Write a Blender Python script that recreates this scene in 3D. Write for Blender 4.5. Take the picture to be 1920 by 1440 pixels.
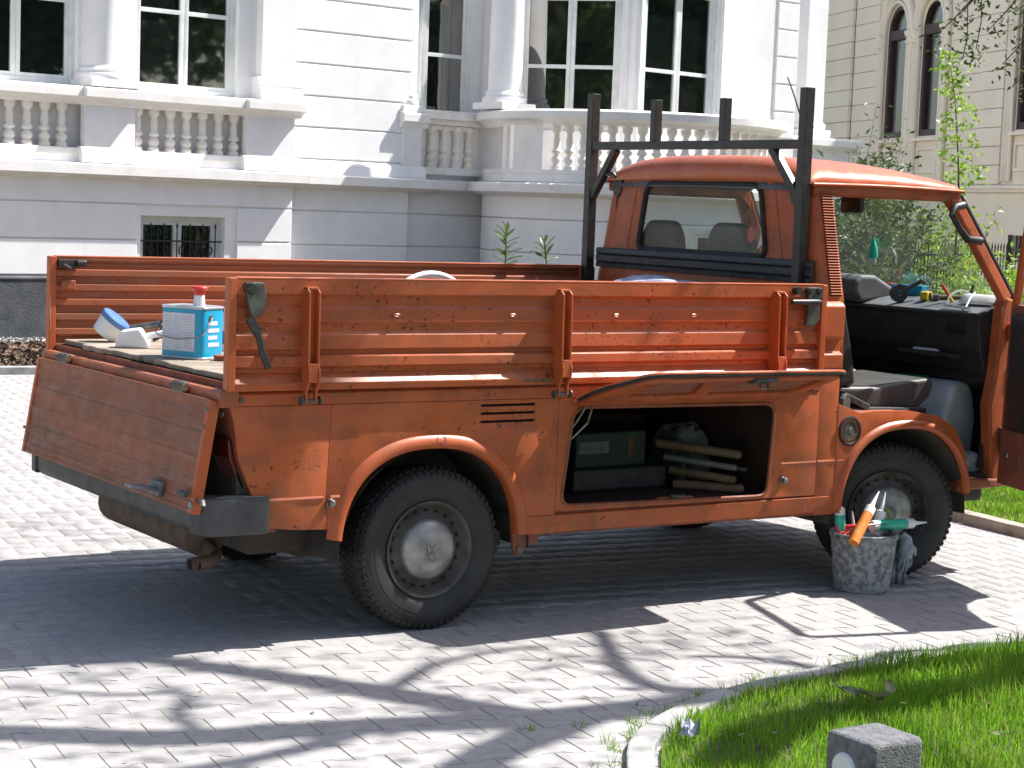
import bpy, bmesh, math, random
import numpy as np
from mathutils import Matrix, Vector

for o in list(bpy.data.objects): bpy.data.objects.remove(o)
random.seed(7); RNG = np.random.default_rng(7)
SC = bpy.context.scene
COL = SC.collection
R = math.radians
PI = math.pi

# ------------------------------------------------------------------ camera
W_, H_, F_ = 1920.0, 1440.0, 3614.18
CAM = np.array([-3.8359, -6.2457, 1.6556]); YAW, PIT, ROL = 0.585, 0.092, 0.0377
CD = np.array([math.sin(YAW)*math.cos(PIT), math.cos(YAW)*math.cos(PIT), -math.sin(PIT)])
_r0 = np.array([math.cos(YAW), -math.sin(YAW), 0]); _u0 = np.cross(_r0, CD)
CR = math.cos(ROL)*_r0 + math.sin(ROL)*_u0; CU = -math.sin(ROL)*_r0 + math.cos(ROL)*_u0
cam = bpy.data.cameras.new('camera'); camo = bpy.data.objects.new('camera', cam); COL.objects.link(camo)
cam.sensor_width = 36; cam.lens = 36*F_/W_; cam.clip_start = 0.05; cam.clip_end = 2000
m = Matrix.Identity(4)
for i in range(3):
    m[i][0] = CR[i]; m[i][1] = CU[i]; m[i][2] = -CD[i]; m[i][3] = CAM[i]
camo.matrix_world = m
SC.camera = camo
SC.render.resolution_x = 1024; SC.render.resolution_y = 768

def ray(x, y): return CD*F_ + CR*(x-W_/2) - CU*(y-H_/2)
def on(x, y, ax, c):                       # photo pixel -> point on the plane axis = c
    v = ray(x, y); return Vector(CAM + v*((c-CAM[ax])/v[ax]))
def deep(x, y, d): return Vector(CAM + ray(x, y)*d/F_)
def proj(P):
    v = np.array(P)-CAM; k = v @ CD
    return W_/2+F_*(v @ CR)/k, H_/2-F_*(v @ CU)/k, k

# ------------------------------------------------------------------ light
SUN = Vector((-0.76, 0.14, -1.0))            # the way the light travels
world = bpy.data.worlds.new('World'); SC.world = world; world.use_nodes = True
wn = world.node_tree
sky = wn.nodes.new('ShaderNodeTexSky'); sky.sky_type = 'NISHITA'; sky.sun_disc = False
elev = math.atan2(1.0, math.hypot(SUN.x, SUN.y)); sky.sun_elevation = elev
sky.sun_rotation = math.atan2(-SUN.x, -SUN.y)
sky.air_density = 1.0; sky.dust_density = 2.2; sky.ozone_density = 0.8
wn.nodes['Background'].inputs[1].default_value = 0.10
wn.links.new(sky.outputs[0], wn.nodes['Background'].inputs[0])
sl = bpy.data.lights.new('sun', 'SUN'); sl.energy = 5.0; sl.angle = R(0.53); sl.color = (1.0, 0.97, 0.93)
so = bpy.data.objects.new('sun', sl); COL.objects.link(so); so.location = (8, -2, 12)
so.rotation_euler = SUN.to_track_quat('-Z', 'Y').to_euler()
SC.view_settings.view_transform = 'Standard'; SC.view_settings.look = 'None'
SC.view_settings.gamma = 1.0; SC.view_settings.exposure = 1.05
SC.render.engine = 'CYCLES'

# ------------------------------------------------------------------ materials
MATS = {}
def _mat(name):
    mt = bpy.data.materials.new(name); mt.use_nodes = True; MATS[name] = mt
    nt = mt.node_tree; return mt, nt, nt.nodes['Principled BSDF']
def nnode(nt, t, **kw):
    n = nt.nodes.new(t)
    for k, v in kw.items():
        if k in n.inputs.keys(): n.inputs[k].default_value = v
        else: setattr(n, k, v)
    return n
def noise(nt, co, scale, detail=4, rough=.55, mapping=None):
    if mapping:
        mp = nt.nodes.new('ShaderNodeMapping'); mp.inputs['Scale'].default_value = mapping
        nt.links.new(co, mp.inputs[0]); co = mp.outputs[0]
    n = nnode(nt, 'ShaderNodeTexNoise', Scale=scale, Detail=detail, Roughness=rough)
    nt.links.new(co, n.inputs['Vector']); return n.outputs[0]
def ramp(nt, f, a, b, lo=0, hi=1):
    n = nt.nodes.new('ShaderNodeMapRange'); n.inputs[1].default_value = a; n.inputs[2].default_value = b
    n.inputs[3].default_value = lo; n.inputs[4].default_value = hi
    nt.links.new(f, n.inputs[0]); return n.outputs[0]
def mixc(nt, f, a, b, mode='MIX'):
    n = nt.nodes.new('ShaderNodeMix'); n.data_type = 'RGBA'; n.blend_type = mode
    for i, x in ((6, a), (7, b)):
        if isinstance(x, (tuple, list)): n.inputs[i].default_value = (*x, 1)
        else: nt.links.new(x, n.inputs[i])
    if isinstance(f, (int, float)): n.inputs[0].default_value = f
    else: nt.links.new(f, n.inputs[0])
    return n.outputs[2]
def mul(nt, a, b):
    n = nt.nodes.new('ShaderNodeMath'); n.operation = 'MULTIPLY'
    for i, x in ((0, a), (1, b)):
        if isinstance(x, (int, float)): n.inputs[i].default_value = x
        else: nt.links.new(x, n.inputs[i])
    return n.outputs[0]
def pos(nt): return nt.nodes.new('ShaderNodeNewGeometry').outputs['Position']
def bump(nt, b, h, st, dist=.01):
    n = nt.nodes.new('ShaderNodeBump'); n.inputs['Strength'].default_value = st; n.inputs['Distance'].default_value = dist
    nt.links.new(h, n.inputs['Height']); nt.links.new(n.outputs[0], b.inputs['Normal'])
def plain(name, c, c2=None, rough=.6, scale=8, metal=0, bmp=0, bscale=60, spec=.5, detail=5, coat=0, lo=.35, hi=.65, island=0, streak=0, stain=0):
    mt, nt, b = _mat(name); p = pos(nt)
    b.inputs['Roughness'].default_value = rough; b.inputs['Metallic'].default_value = metal
    b.inputs['Specular IOR Level'].default_value = spec; b.inputs['Coat Weight'].default_value = coat
    c2 = c2 or tuple(x*.75 for x in c)
    col = mixc(nt, ramp(nt, noise(nt, p, scale, detail), lo, hi), c, c2)
    if island:
        g = nt.nodes.new('ShaderNodeNewGeometry')
        f = ramp(nt, g.outputs['Random Per Island'], 0, 1, 1-island, 1+island)
        hs = nt.nodes.new('ShaderNodeHueSaturation'); nt.links.new(f, hs.inputs['Value']); nt.links.new(col, hs.inputs['Color']); col = hs.outputs[0]
    if streak:                                     # rain runs and grime
        f = mul(nt, ramp(nt, noise(nt, p, 7, 5, .6, (1, 1, .07)), .52, .75), ramp(nt, noise(nt, p, 1.1, 3), .4, .65))
        col = mixc(nt, mul(nt, f, streak), col, (.33, .30, .26))
        col = mixc(nt, mul(nt, ramp(nt, noise(nt, p, 3.0, 8, .7), .55, .75), streak*.6), col, (.42, .40, .37))
    if stain:
        f = ramp(nt, noise(nt, p, 1.3, 6, .6), .48, .72); col = mixc(nt, mul(nt, f, stain), col, tuple(x*.62 for x in c))
        f = ramp(nt, noise(nt, p, 26, 3, .5), .69, .73); col = mixc(nt, mul(nt, f, stain*.9), col, (.07, .06, .055))
    nt.links.new(col, b.inputs['Base Color'])
    if bmp: bump(nt, b, noise(nt, p, bscale, 6), bmp)
    return mt
def paint(name, c, dirt=.5, rust=.5, worn=0.0, rough=.42, along=(1, 1, 1), cover=.50):
    mt, nt, b = _mat(name); p = pos(nt)
    a = mixc(nt, ramp(nt, noise(nt, p, 1.7, 5), .3, .7), c, (c[0]*.86, c[1]*.80, c[2]*.85))
    # faded, chalky patches
    a = mixc(nt, mul(nt, ramp(nt, noise(nt, p, 5.5, 7), .48, .75), .32), a, (c[0]*1.05, c[1]*1.55, c[2]*2.4))
    # brown grime, stretched
    g = ramp(nt, noise(nt, p, 9, 8, .65, along), .45, .72)
    a = mixc(nt, mul(nt, g, dirt), a, (.10, .045, .025))
    if worn:
        w = ramp(nt, noise(nt, p, 5, 8, .7, along), .30, .62)
        a = mixc(nt, mul(nt, w, worn), a, (.17, .085, .05))
        w2 = ramp(nt, noise(nt, p, 30, 4, .7, along), .55, .7)
        a = mixc(nt, mul(nt, w2, worn*.5), a, (.30, .22, .17))
    # rust pits in loose groups
    r1 = ramp(nt, noise(nt, p, 52, 4, .65), .595, .645); r2 = ramp(nt, noise(nt, p, 3.6, 4, .6, (.45, 1, 3.0)), cover, cover+.09)
    rs = mul(nt, mul(nt, r1, r2), rust)
    a = mixc(nt, rs, a, (.030, .014, .010))
    # pale scratches and drips
    s1 = ramp(nt, noise(nt, p, 30, 3, .5, (1.2, 1, .06)), .70, .74); s2 = ramp(nt, noise(nt, p, 2.2, 2), .52, .62)
    a = mixc(nt, mul(nt, mul(nt, s1, s2), .6), a, (.62, .42, .33))
    nt.links.new(a, b.inputs['Base Color'])
    rr = ramp(nt, noise(nt, p, 12, 6), .3, .7, rough-.10, rough+.18); nt.links.new(rr, b.inputs['Roughness'])
    b.inputs['Specular IOR Level'].default_value = .45
    bump(nt, b, noise(nt, p, 22, 4), .035, .008)
    return mt
ORANGE = (.42, .094, .0245)
paint('orange', ORANGE, .62, .95)
paint('orange_side', ORANGE, .50, 1.0, cover=.455, along=(.5, 1, 1.3))
paint('orange_clean', (.45, .098, .025), .34, .5)
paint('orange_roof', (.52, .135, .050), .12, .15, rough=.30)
paint('orange_bed', (.46, .10, .030), .55, .35, .55, .55, (.12, 1, 1.2))
paint('orange_gate', (.40, .105, .042), .65, .5, .8, .6, (1, .14, 1.2))
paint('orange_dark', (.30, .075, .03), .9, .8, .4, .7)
plain('black_paint', (.012, .012, .013), (.03, .028, .026), .42, 22, spec=.5, bmp=.08, bscale=90)
plain('black_band', (.010, .012, .016), (.035, .04, .05), .5, 30, bmp=.15, bscale=80)
plain('rubber', (.009, .009, .009), (.020, .0195, .019), .75, 14, bmp=.12, bscale=120)
plain('tyre_wall', (.013, .013, .013), (.028, .0275, .026), .6, 9, bmp=.05)
plain('bumper_plastic', (.035, .036, .038), (.085, .085, .085), .62, 7, bmp=.1)
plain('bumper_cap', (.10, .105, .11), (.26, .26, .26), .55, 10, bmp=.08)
plain('rim_steel', (.10, .092, .082), (.032, .025, .020), .55, 9, bmp=.05, spec=.4)
plain('hubcap', (.40, .39, .375), (.22, .205, .19), .36, 12, metal=.35, bmp=.05, bscale=40)
plain('black_hole', (.004, .004, .004), None, .9)  # flat black put in for the shade in holes, gaps and rooms
plain('underbody', (.038, .031, .026), (.075, .063, .052), .9, 6, bmp=.2)
plain('rust', (.10, .055, .035), (.17, .12, .09), .8, 9, bmp=.2)
plain('dash', (.013, .014, .017), (.03, .03, .032), .45, 15, bmp=.2, bscale=220)
plain('seat_cushion_lit', (.085, .077, .072), (.05, .045, .042), .55, 10, bmp=.1)  # lighter than the backrest: sunlight put into the cushion colour
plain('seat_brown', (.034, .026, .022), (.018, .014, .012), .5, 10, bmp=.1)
plain('dash_lit_dust', (.15, .152, .165), (.07, .072, .08), .6, 9, bmp=.1)  # dust plus the sunlight on the dash top, put into the colour
plain('seat_grey', (.15, .15, .155), (.10, .10, .10), .6, 9, bmp=.1)
plain('steel', (.30, .29, .28), (.12, .11, .10), .35, 25, metal=.8)
plain('dark_steel', (.06, .062, .058), (.12, .12, .11), .5, 25, metal=.4)
plain('wood', (.33, .27, .21), (.20, .16, .12), .8, 6, bmp=.25, bscale=50)
plain('stick_wood', (.20, .13, .07), (.10, .065, .035), .7, 12)
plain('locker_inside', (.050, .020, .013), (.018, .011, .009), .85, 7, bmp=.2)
plain('white_wall', (.86, .845, .84), (.79, .775, .77), .75, 2.5, bmp=.06, bscale=25, streak=.16)
plain('white_course', (.88, .865, .86), (.82, .805, .80), .72, 3.5, bmp=.08, bscale=18, island=.02, streak=.14)
plain('cream_trim', (.84, .80, .73), (.76, .71, .63), .75, 3, bmp=.06, bscale=25)
plain('stone_trim', (.86, .84, .815), (.78, .755, .72), .72, 3, bmp=.05, bscale=25, streak=.26)
plain('plinth', (.055, .062, .070), (.10, .105, .11), .9, 5, bmp=.6, bscale=45)
plain('frame_white', (.74, .76, .74), (.62, .64, .62), .45, 6)
plain('iron', (.012, .013, .014), None, .5, 20)
plain('villa_cream', (.85, .75, .60), (.79, .69, .545), .85, 1.3, bmp=.04, bscale=30)
plain('villa_cream_trim', (.88, .785, .645), (.81, .715, .58), .8, 1.6)
plain('frame_brown', (.060, .028, .026), (.035, .018, .018), .5, 5)
plain('joint_sand', (.38, .355, .29), (.26, .24, .19), .95, 30, bmp=.4, bscale=150)
plain('paver', (.365, .350, .342), (.290, .277, .270), .88, 16, bmp=.22, bscale=170, island=.085, detail=8, stain=.38)
plain('kerb', (.40, .39, .38), (.25, .245, .235), .85, 7, bmp=.3, bscale=110, island=.06)
plain('kerb_tan', (.38, .34, .27), (.22, .19, .15), .9, 6, bmp=.3, bscale=80, island=.08)
plain('soil', (.055, .040, .026), (.10, .075, .05), .95, 9, bmp=.6, bscale=60)
plain('ground', (.30, .28, .22), (.22, .21, .15), .95, 1.2)  # colour raised to bounce light onto the cream facade
plain('mulch', (.17, .105, .065), (.07, .045, .03), .9, 20, island=.5)
plain('gravel', (.55, .53, .50), (.35, .33, .31), .9, 30, island=.3)
plain('bollard', (.19, .192, .20), (.10, .101, .106), .9, 34, bmp=.7, bscale=120, stain=.3)
plain('white_disc', (.72, .73, .74), (.62, .63, .65), .4, 10)
plain('bark', (.10, .08, .06), (.05, .04, .03), .9, 12, bmp=.5)
plain('plastic_white', (.80, .80, .80), (.70, .70, .70), .4, 10)
plain('cement', (.36, .365, .365), (.16, .165, .17), .85, 38, bmp=.4, bscale=70, lo=.42, hi=.58, detail=8)
plain('can_blue', (.012, .34, .56), (.010, .28, .48), .3, 6)
plain('can_label', (.60, .62, .72), (.52, .55, .66), .45, 45, lo=.45, hi=.55)
plain('can_lid', (.62, .64, .68), None, .3, 10, metal=.5)
plain('blue_cap', (.10, .22, .50), (.06, .14, .36), .4, 12)
plain('red_plastic', (.65, .03, .03), None, .35, 8)
plain('green_print', (.02, .40, .28), (.03, .52, .38), .4, 20)
plain('orange_print', (.75, .22, .03), (.80, .32, .08), .4, 20)
plain('box_green', (.010, .030, .022), None, .6, 8)
plain('paper', (.70, .70, .68), (.60, .60, .58), .8, 10)
plain('cloth_grey', (.42, .45, .47), (.20, .22, .24), .9, 25, bmp=.5)
plain('cloth_blue', (.14, .17, .27), (.45, .48, .56), .8, 10, bmp=.4, bscale=40)
plain('bag_green', (.02, .16, .09), (.03, .22, .12), .4, 8)
plain('bag_grey', (.52, .54, .54), (.38, .41, .41), .45, 10, bmp=.4, bscale=18)
plain('yellow', (.62, .48, .02), None, .4, 8)
plain('bag_film', (.04, .045, .034), (.13, .14, .11), .3, 22, bmp=1.0, bscale=26)
plain('badge', (.40, .40, .40), None, .4, 8)
plain('faint_ink', (.33, .06, .10), None, .7, 8)
plain('tail_red', (.10, .012, .010), None, .25, 8)
plain('skin_leaf', (.5, .55, .35), (.35, .42, .2), .5, 10)
def leafmat(name, c, c2, trans=.35, rough=.45, dry=0):
    mt, nt, b = _mat(name)
    g = nt.nodes.new('ShaderNodeNewGeometry')
    col = mixc(nt, g.outputs['Random Per Island'], c, c2)
    col = mixc(nt, mul(nt, ramp(nt, noise(nt, g.outputs['Position'], 3, 3), .35, .65), .45), col, tuple(x*.6 for x in c))
    if dry:
        m2 = nt.nodes.new('ShaderNodeMath'); m2.operation = 'MULTIPLY'; m2.inputs[1].default_value = 7.31; nt.links.new(g.outputs['Random Per Island'], m2.inputs[0])
        fr = nt.nodes.new('ShaderNodeMath'); fr.operation = 'FRACT'; nt.links.new(m2.outputs[0], fr.inputs[0])
        pt = ramp(nt, noise(nt, g.outputs['Position'], 4.5, 4), .35, .70, 1.0, .55)
        cmpn = nt.nodes.new('ShaderNodeMath'); cmpn.operation = 'GREATER_THAN'; nt.links.new(fr.outputs[0], cmpn.inputs[0]); nt.links.new(pt, cmpn.inputs[1])
        col = mixc(nt, mul(nt, cmpn.outputs[0], dry), col, (.42, .40, .13))
    nt.links.new(col, b.inputs['Base Color']); b.inputs['Roughness'].default_value = rough
    b.inputs['Specular IOR Level'].default_value = .35
    tr = nt.nodes.new('ShaderNodeBsdfTranslucent'); nt.links.new(col, tr.inputs[0])
    mx = nt.nodes.new('ShaderNodeMixShader'); mx.inputs[0].default_value = trans
    nt.links.new(b.outputs[0], mx.inputs[1]); nt.links.new(tr.outputs[0], mx.inputs[2])
    nt.links.new(mx.outputs[0], nt.nodes['Material Output'].inputs[0]); return mt
leafmat('leaf_dark', (.035, .075, .018), (.075, .125, .03))
leafmat('leaf_olive', (.085, .135, .045), (.16, .21, .08))
leafmat('leaf_bright', (.22, .40, .030), (.38, .54, .08), .45)
leafmat('leaf_laurel', (.075, .14, .035), (.17, .24, .09), .25, .3)
leafmat('leaf_tall', (.05, .095, .03), (.10, .15, .05))
leafmat('grass', (.13, .34, .015), (.30, .52, .04), .5, .4, .5)
leafmat('grass_far', (.13, .31, .02), (.28, .46, .04), .45, .4, .6)
leafmat('dry_leaf', (.34, .34, .20), (.22, .26, .12), .3)
def glassmat(name, tint=(.9, .95, .92), refl=.10, dust=.0):
    mt, nt, b = _mat(name)
    nt.nodes.remove(b)
    t = nt.nodes.new('ShaderNodeBsdfTransparent'); t.inputs[0].default_value = (*tint, 1)
    g = nt.nodes.new('ShaderNodeBsdfGlossy'); g.inputs['Roughness'].default_value = .02
    f = nt.nodes.new('ShaderNodeLayerWeight'); f.inputs[0].default_value = .5
    pw_ = nt.nodes.new('ShaderNodeMath'); pw_.operation = 'POWER'; pw_.inputs[1].default_value = 4.0; nt.links.new(f.outputs['Facing'], pw_.inputs[0])
    a = nt.nodes.new('ShaderNodeMath'); a.operation = 'MULTIPLY_ADD'; a.inputs[1].default_value = .75; a.inputs[2].default_value = refl+.035; nt.links.new(pw_.outputs[0], a.inputs[0])
    mx = nt.nodes.new('ShaderNodeMixShader'); nt.links.new(a.outputs[0], mx.inputs[0])
    nt.links.new(t.outputs[0], mx.inputs[1]); nt.links.new(g.outputs[0], mx.inputs[2]); sh = mx.outputs[0]
    if dust:
        d = nt.nodes.new('ShaderNodeBsdfDiffuse'); d.inputs[0].default_value = (.7, .68, .64, 1)
        p = pos(nt); m2 = nt.nodes.new('ShaderNodeMixShader')
        nt.links.new(ramp(nt, noise(nt, p, 4, 6), .3, .75, dust*.3, dust*1.5), m2.inputs[0])
        nt.links.new(sh, m2.inputs[1]); nt.links.new(d.outputs[0], m2.inputs[2]); sh = m2.outputs[0]
    nt.links.new(sh, nt.nodes['Material Output'].inputs[0]); return mt
glassmat('cab_glass', (.92, .95, .93), -.026, .04)
glassmat('screen_glass', (.90, .94, .92), .01, .13)
mt, nt, b = _mat('window_glass'); b.inputs['Base Color'].default_value = (.006, .009, .008, 1)
b.inputs['Roughness'].default_value = .03; b.inputs['IOR'].default_value = 2.7
bump(nt, b, noise(nt, pos(nt), 2.5, 2), .03, .02)
mt, nt, b = _mat('mirror'); b.inputs['Base Color'].default_value = (.6, .62, .62, 1); b.inputs['Metallic'].default_value = 1; b.inputs['Roughness'].default_value = .08

# ------------------------------------------------------------------ builders
def link(name, me, mat=None, parent=None, loc=None, rot=None, kind=None):
    o = bpy.data.objects.new(name, me); COL.objects.link(o)
    if mat and me and not me.materials: me.materials.append(MATS[mat])
    if loc is not None: o.location = loc
    if rot is not None: o.rotation_euler = rot
    if parent is not None: o.parent = parent
    if kind: o['kind'] = kind
    return o
def tag(o, label, cat, group=None):
    o['label'] = label; o['category'] = cat
    if group: o['group'] = group
    return o
def thing(name, label, cat, loc=(0, 0, 0), rz=0, group=None):
    o = link(name, None, loc=loc, rot=(0, 0, rz)); return tag(o, label, cat, group)
def struct(o): o['kind'] = 'structure'; return o

class MB:
    def __init__(s): s.v = []; s.f = []
    def add(s, vs, fs, M=None):
        n = len(s.v)
        for v in vs:
            v = Vector(v); s.v.append(tuple(M @ v) if M is not None else tuple(v))
        s.f += [tuple(i+n for i in f) for f in fs]; return s
    def box(s, x0, x1, y0, y1, z0, z1, M=None):
        vs = [(x, y, z) for z in (z0, z1) for y in (y0, y1) for x in (x0, x1)]
        return s.add(vs, [(0, 2, 3, 1), (4, 5, 7, 6), (0, 1, 5, 4), (2, 6, 7, 3), (0, 4, 6, 2), (1, 3, 7, 5)], M)
    def bar(s, a, b, w, h, up=(0, 0, 1)):                     # square bar from a to b
        a, b = Vector(a), Vector(b); d = (b-a); L = d.length; d.normalize()
        up = Vector(up)
        if abs(d.dot(up)) > .98: up = Vector((1, 0, 0))
        sd = d.cross(up).normalized(); u = sd.cross(d)
        M = Matrix((( *[d[0], sd[0], u[0], a[0]],), (d[1], sd[1], u[1], a[1]), (d[2], sd[2], u[2], a[2]), (0, 0, 0, 1)))
        return s.box(0, L, -w/2, w/2, -h/2, h/2, M)
    def prism(s, poly, a, b, ax='y', M=None):                 # poly in the other two axes, extruded a..b along ax
        n = len(poly)
        def P(u, v, w): return {'y': (u, w, v), 'x': (w, u, v), 'z': (u, v, w)}[ax]
        vs = [P(u, v, a) for u, v in poly]+[P(u, v, b) for u, v in poly]
        fs = [tuple(range(n)), tuple(range(2*n-1, n-1, -1))]+[(i, (i+1) % n, n+(i+1) % n, n+i) for i in range(n)]
        return s.add(vs, fs, M)
    def tube(s, pts, r, n=8, caps=True):
        pts = [Vector(p) for p in pts]; k = len(pts); rs = r if isinstance(r, (list, tuple)) else [r]*k
        prev = None; vs = []; fs = []
        for i, p in enumerate(pts):
            d = (pts[min(i+1, k-1)]-pts[max(i-1, 0)]).normalized()
            if prev is None:
                u = d.orthogonal().normalized()
            else:
                u = (prev-d*prev.dot(d))
                u = u.normalized() if u.length > 1e-6 else d.orthogonal().normalized()
            prev = u; w = d.cross(u)
            for j in range(n):
                a = 2*PI*j/n; vs.append(p+(u*math.cos(a)+w*math.sin(a))*rs[i])
        for i in range(k-1):
            for j in range(n): fs.append((i*n+j, i*n+(j+1) % n, (i+1)*n+(j+1) % n, (i+1)*n+j))
        if caps: fs += [tuple(range(n-1, -1, -1)), tuple(range((k-1)*n, k*n))]
        return s.add(vs, fs)
    def lathe(s, prof, n=24, M=None, a0=0, a1=2*PI):          # prof: (radius, height) about local z
        k = len(prof); full = abs(a1-a0-2*PI) < 1e-6; nn = n if full else n+1; vs = []; fs = []
        for i in range(nn):
            a = a0+(a1-a0)*i/n
            for r_, h in prof: vs.append((r_*math.cos(a), r_*math.sin(a), h))
        for i in range(n):
            j = (i+1) % nn
            for q in range(k-1): fs.append((i*k+q, j*k+q, j*k+q+1, i*k+q+1))
        return s.add(vs, fs, M)
    def grid(s, fn, nu, nv, M=None):
        vs = [fn(i/nu, j/nv) for i in range(nu+1) for j in range(nv+1)]
        fs = [(i*(nv+1)+j, (i+1)*(nv+1)+j, (i+1)*(nv+1)+j+1, i*(nv+1)+j+1) for i in range(nu) for j in range(nv)]
        return s.add(vs, fs, M)
    def mesh(s, name, smooth=None, flip=True):
        me = bpy.data.meshes.new(name); me.from_pydata(s.v, [], s.f); me.update()
        if flip:
            bm = bmesh.new(); bm.from_mesh(me); bmesh.ops.recalc_face_normals(bm, faces=bm.faces); bm.to_mesh(me); bm.free()
        if smooth is not None:
            me.shade_smooth(); me.set_sharp_from_angle(angle=R(smooth))
        return me
    def build(s, name, mat, parent=None, smooth=None, bev=0, seg=2, loc=None, rot=None, solid=0, flip=True):
        o = link(name, s.mesh(name, smooth, flip), mat, parent, loc, rot)
        if solid:
            md = o.modifiers.new('solid', 'SOLIDIFY'); md.thickness = solid; md.offset = -1
        if bev:
            md = o.modifiers.new('bevel', 'BEVEL'); md.width = bev; md.segments = seg; md.limit_method = 'ANGLE'; md.angle_limit = R(35)
            md.harden_normals = False
        return o
def np_mesh(name, V, Q):
    me = bpy.data.meshes.new(name); V = np.asarray(V, np.float32); Q = np.asarray(Q, np.int32); k = Q.shape[1]
    me.vertices.add(len(V)); me.vertices.foreach_set('co', V.ravel())
    me.loops.add(Q.size); me.loops.foreach_set('vertex_index', Q.ravel())
    me.polygons.add(len(Q)); me.polygons.foreach_set('loop_start', np.arange(0, Q.size, k, dtype=np.int32))
    me.update(calc_edges=True); return me
def plate(name, outline, holes, t, mat, parent=None, M=None, bev=0.0, smooth=40):
    cu = bpy.data.curves.new(name, 'CURVE'); cu.dimensions = '2D'; cu.fill_mode = 'BOTH'; cu.extrude = t/2
    if bev: cu.bevel_depth = bev; cu.bevel_resolution = 1
    for loop in [outline]+list(holes):
        sp = cu.splines.new('POLY'); sp.points.add(len(loop)-1); sp.use_cyclic_u = True
        for p, (u, v) in zip(sp.points, loop): p.co = (u, v, 0, 1)
    ob = bpy.data.objects.new('tmp', cu); me = bpy.data.meshes.new_from_object(ob)
    bpy.data.objects.remove(ob); bpy.data.curves.remove(cu)
    if M is not None: me.transform(M)
    me.name = name; me.materials.clear()
    bm = bmesh.new(); bm.from_mesh(me); bmesh.ops.remove_doubles(bm, verts=bm.verts, dist=1e-5); bmesh.ops.recalc_face_normals(bm, faces=bm.faces); bm.to_mesh(me); bm.free()
    me.shade_smooth(); me.set_sharp_from_angle(angle=R(smooth))
    return link(name, me, mat, parent)
def XZ(y): return Matrix.Translation((0, y, 0)) @ Matrix.Rotation(PI/2, 4, 'X')      # (u,v) -> (x, y, z)
def YZ(x): return Matrix(((0, 0, 1, x), (1, 0, 0, 0), (0, 1, 0, 0), (0, 0, 0, 1)))    # (u,v) -> (y, z) at x
def rrect(x0, x1, z0, z1, r, n=5):
    pts = []
    for cx, cz, a in ((x1-r, z0+r, -90), (x1-r, z1-r, 0), (x0+r, z1-r, 90), (x0+r, z0+r, 180)):
        pts += [(cx+r*math.cos(R(a+90*i/n)), cz+r*math.sin(R(a+90*i/n))) for i in range(n+1)]
    return pts
def rpoly(pts, r, n=4):                                   # round the corners of a polygon
    out = []; k = len(pts)
    for i in range(k):
        a, b, c = Vector(pts[i-1]), Vector(pts[i]), Vector(pts[(i+1) % k])
        d1 = (a-b); d2 = (c-b); rr = min(r, d1.length*.45, d2.length*.45)
        p1 = b+d1.normalized()*rr; p2 = b+d2.normalized()*rr
        for j in range(n+1):
            t = j/n; out.append(tuple(p1*(1-t)**2+b*2*t*(1-t)+p2*t*t))
    return out
def catmull(P, n=8):
    P = [Vector(p) for p in P]; out = []
    Q = [P[0]*2-P[1]]+P+[P[-1]*2-P[-2]]
    for i in range(1, len(Q)-2):
        for j in range(n):
            t = j/n; a, b, c, d = Q[i-1:i+3]
            out.append(.5*((2*b)+(-a+c)*t+(2*a-5*b+4*c-d)*t*t+(-a+3*b-3*c+d)*t**3))
    return out+[P[-1]]
def text_mesh(txt, size, depth):
    cu = bpy.data.curves.new('t', 'FONT'); cu.body = txt; cu.size = size; cu.extrude = depth; cu.align_x = 'CENTER'
    ob = bpy.data.objects.new('t', cu); me = bpy.data.meshes.new_from_object(ob)
    bpy.data.objects.remove(ob); bpy.data.curves.remove(cu); me.materials.clear(); return me

# ================================================================== GROUND
struct(MB().box(-200, 200, -200, 200, -.30, -.075).build('ground', 'ground'))
PA = R(-8); ea = Vector((math.cos(PA), math.sin(PA))); eb = Vector((-math.sin(PA), math.cos(PA)))
# island kerb (near) - outer line
ISL = catmull([(-1.10, -9.0), (-1.14, -5.5), (-1.05, -3.7), (-.88, -2.75), (-.60, -2.08), (-.36, -1.70), (-.157, -1.495), (.148, -1.31), (.467, -1.195),
               (.80, -1.125), (1.15, -1.085), (1.6, -1.07), (2.1, -1.065), (3.0, -1.05), (5.0, -1.0), (9.0, -1.0), (16, -1.2)], 8)
ISL = [p.to_2d() if len(p) == 3 else p for p in ISL]
def offs(line, d):
    out = []
    for i, p in enumerate(line):
        t = (line[min(i+1, len(line)-1)]-line[max(i-1, 0)]).normalized(); out.append(p+Vector((t.y, -t.x))*d)
    return out
ISL_IN = offs(ISL, .105)
def inside(poly, x, y):
    c = False; j = len(poly)-1
    for i in range(len(poly)):
        xi, yi = poly[i]; xj, yj = poly[j]
        if (yi > y) != (yj > y) and x < (xj-xi)*(y-yi)/(yj-yi)+xi: c = not c
        j = i
    return c
def inside_np(poly, X, Y):
    c = np.zeros(len(X), bool); j = len(poly)-1
    for i in range(len(poly)):
        xi, yi = poly[i]; xj, yj = poly[j]
        if yi != yj: c ^= ((yi > Y) != (yj > Y)) & (X < (xj-xi)*(Y-yi)/(yj-yi)+xi)
        j = i
    return c
ISL_POLY = [tuple(p) for p in ISL]+[(16, -9)]
ISL_POLY_IN = [tuple(p) for p in ISL_IN]+[(16, -9)]
# far kerb (beside the lawn beyond the truck): runs along eb through (4.05,.68)
FK = catmull([(7.5, -.35), (5.4, -.30), (4.55, -.12), (4.12, .25), (4.05, .68), (4.107, 1.196), (4.42, 3.9), (4.75, 6.6), (5.1, 9.6)], 6)
FK = [p.to_2d() if len(p) == 3 else p for p in FK]
FAR_POLY = [tuple(p) for p in FK]+[(9, 9.4), (26, 9.0), (26, -.4)]
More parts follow.
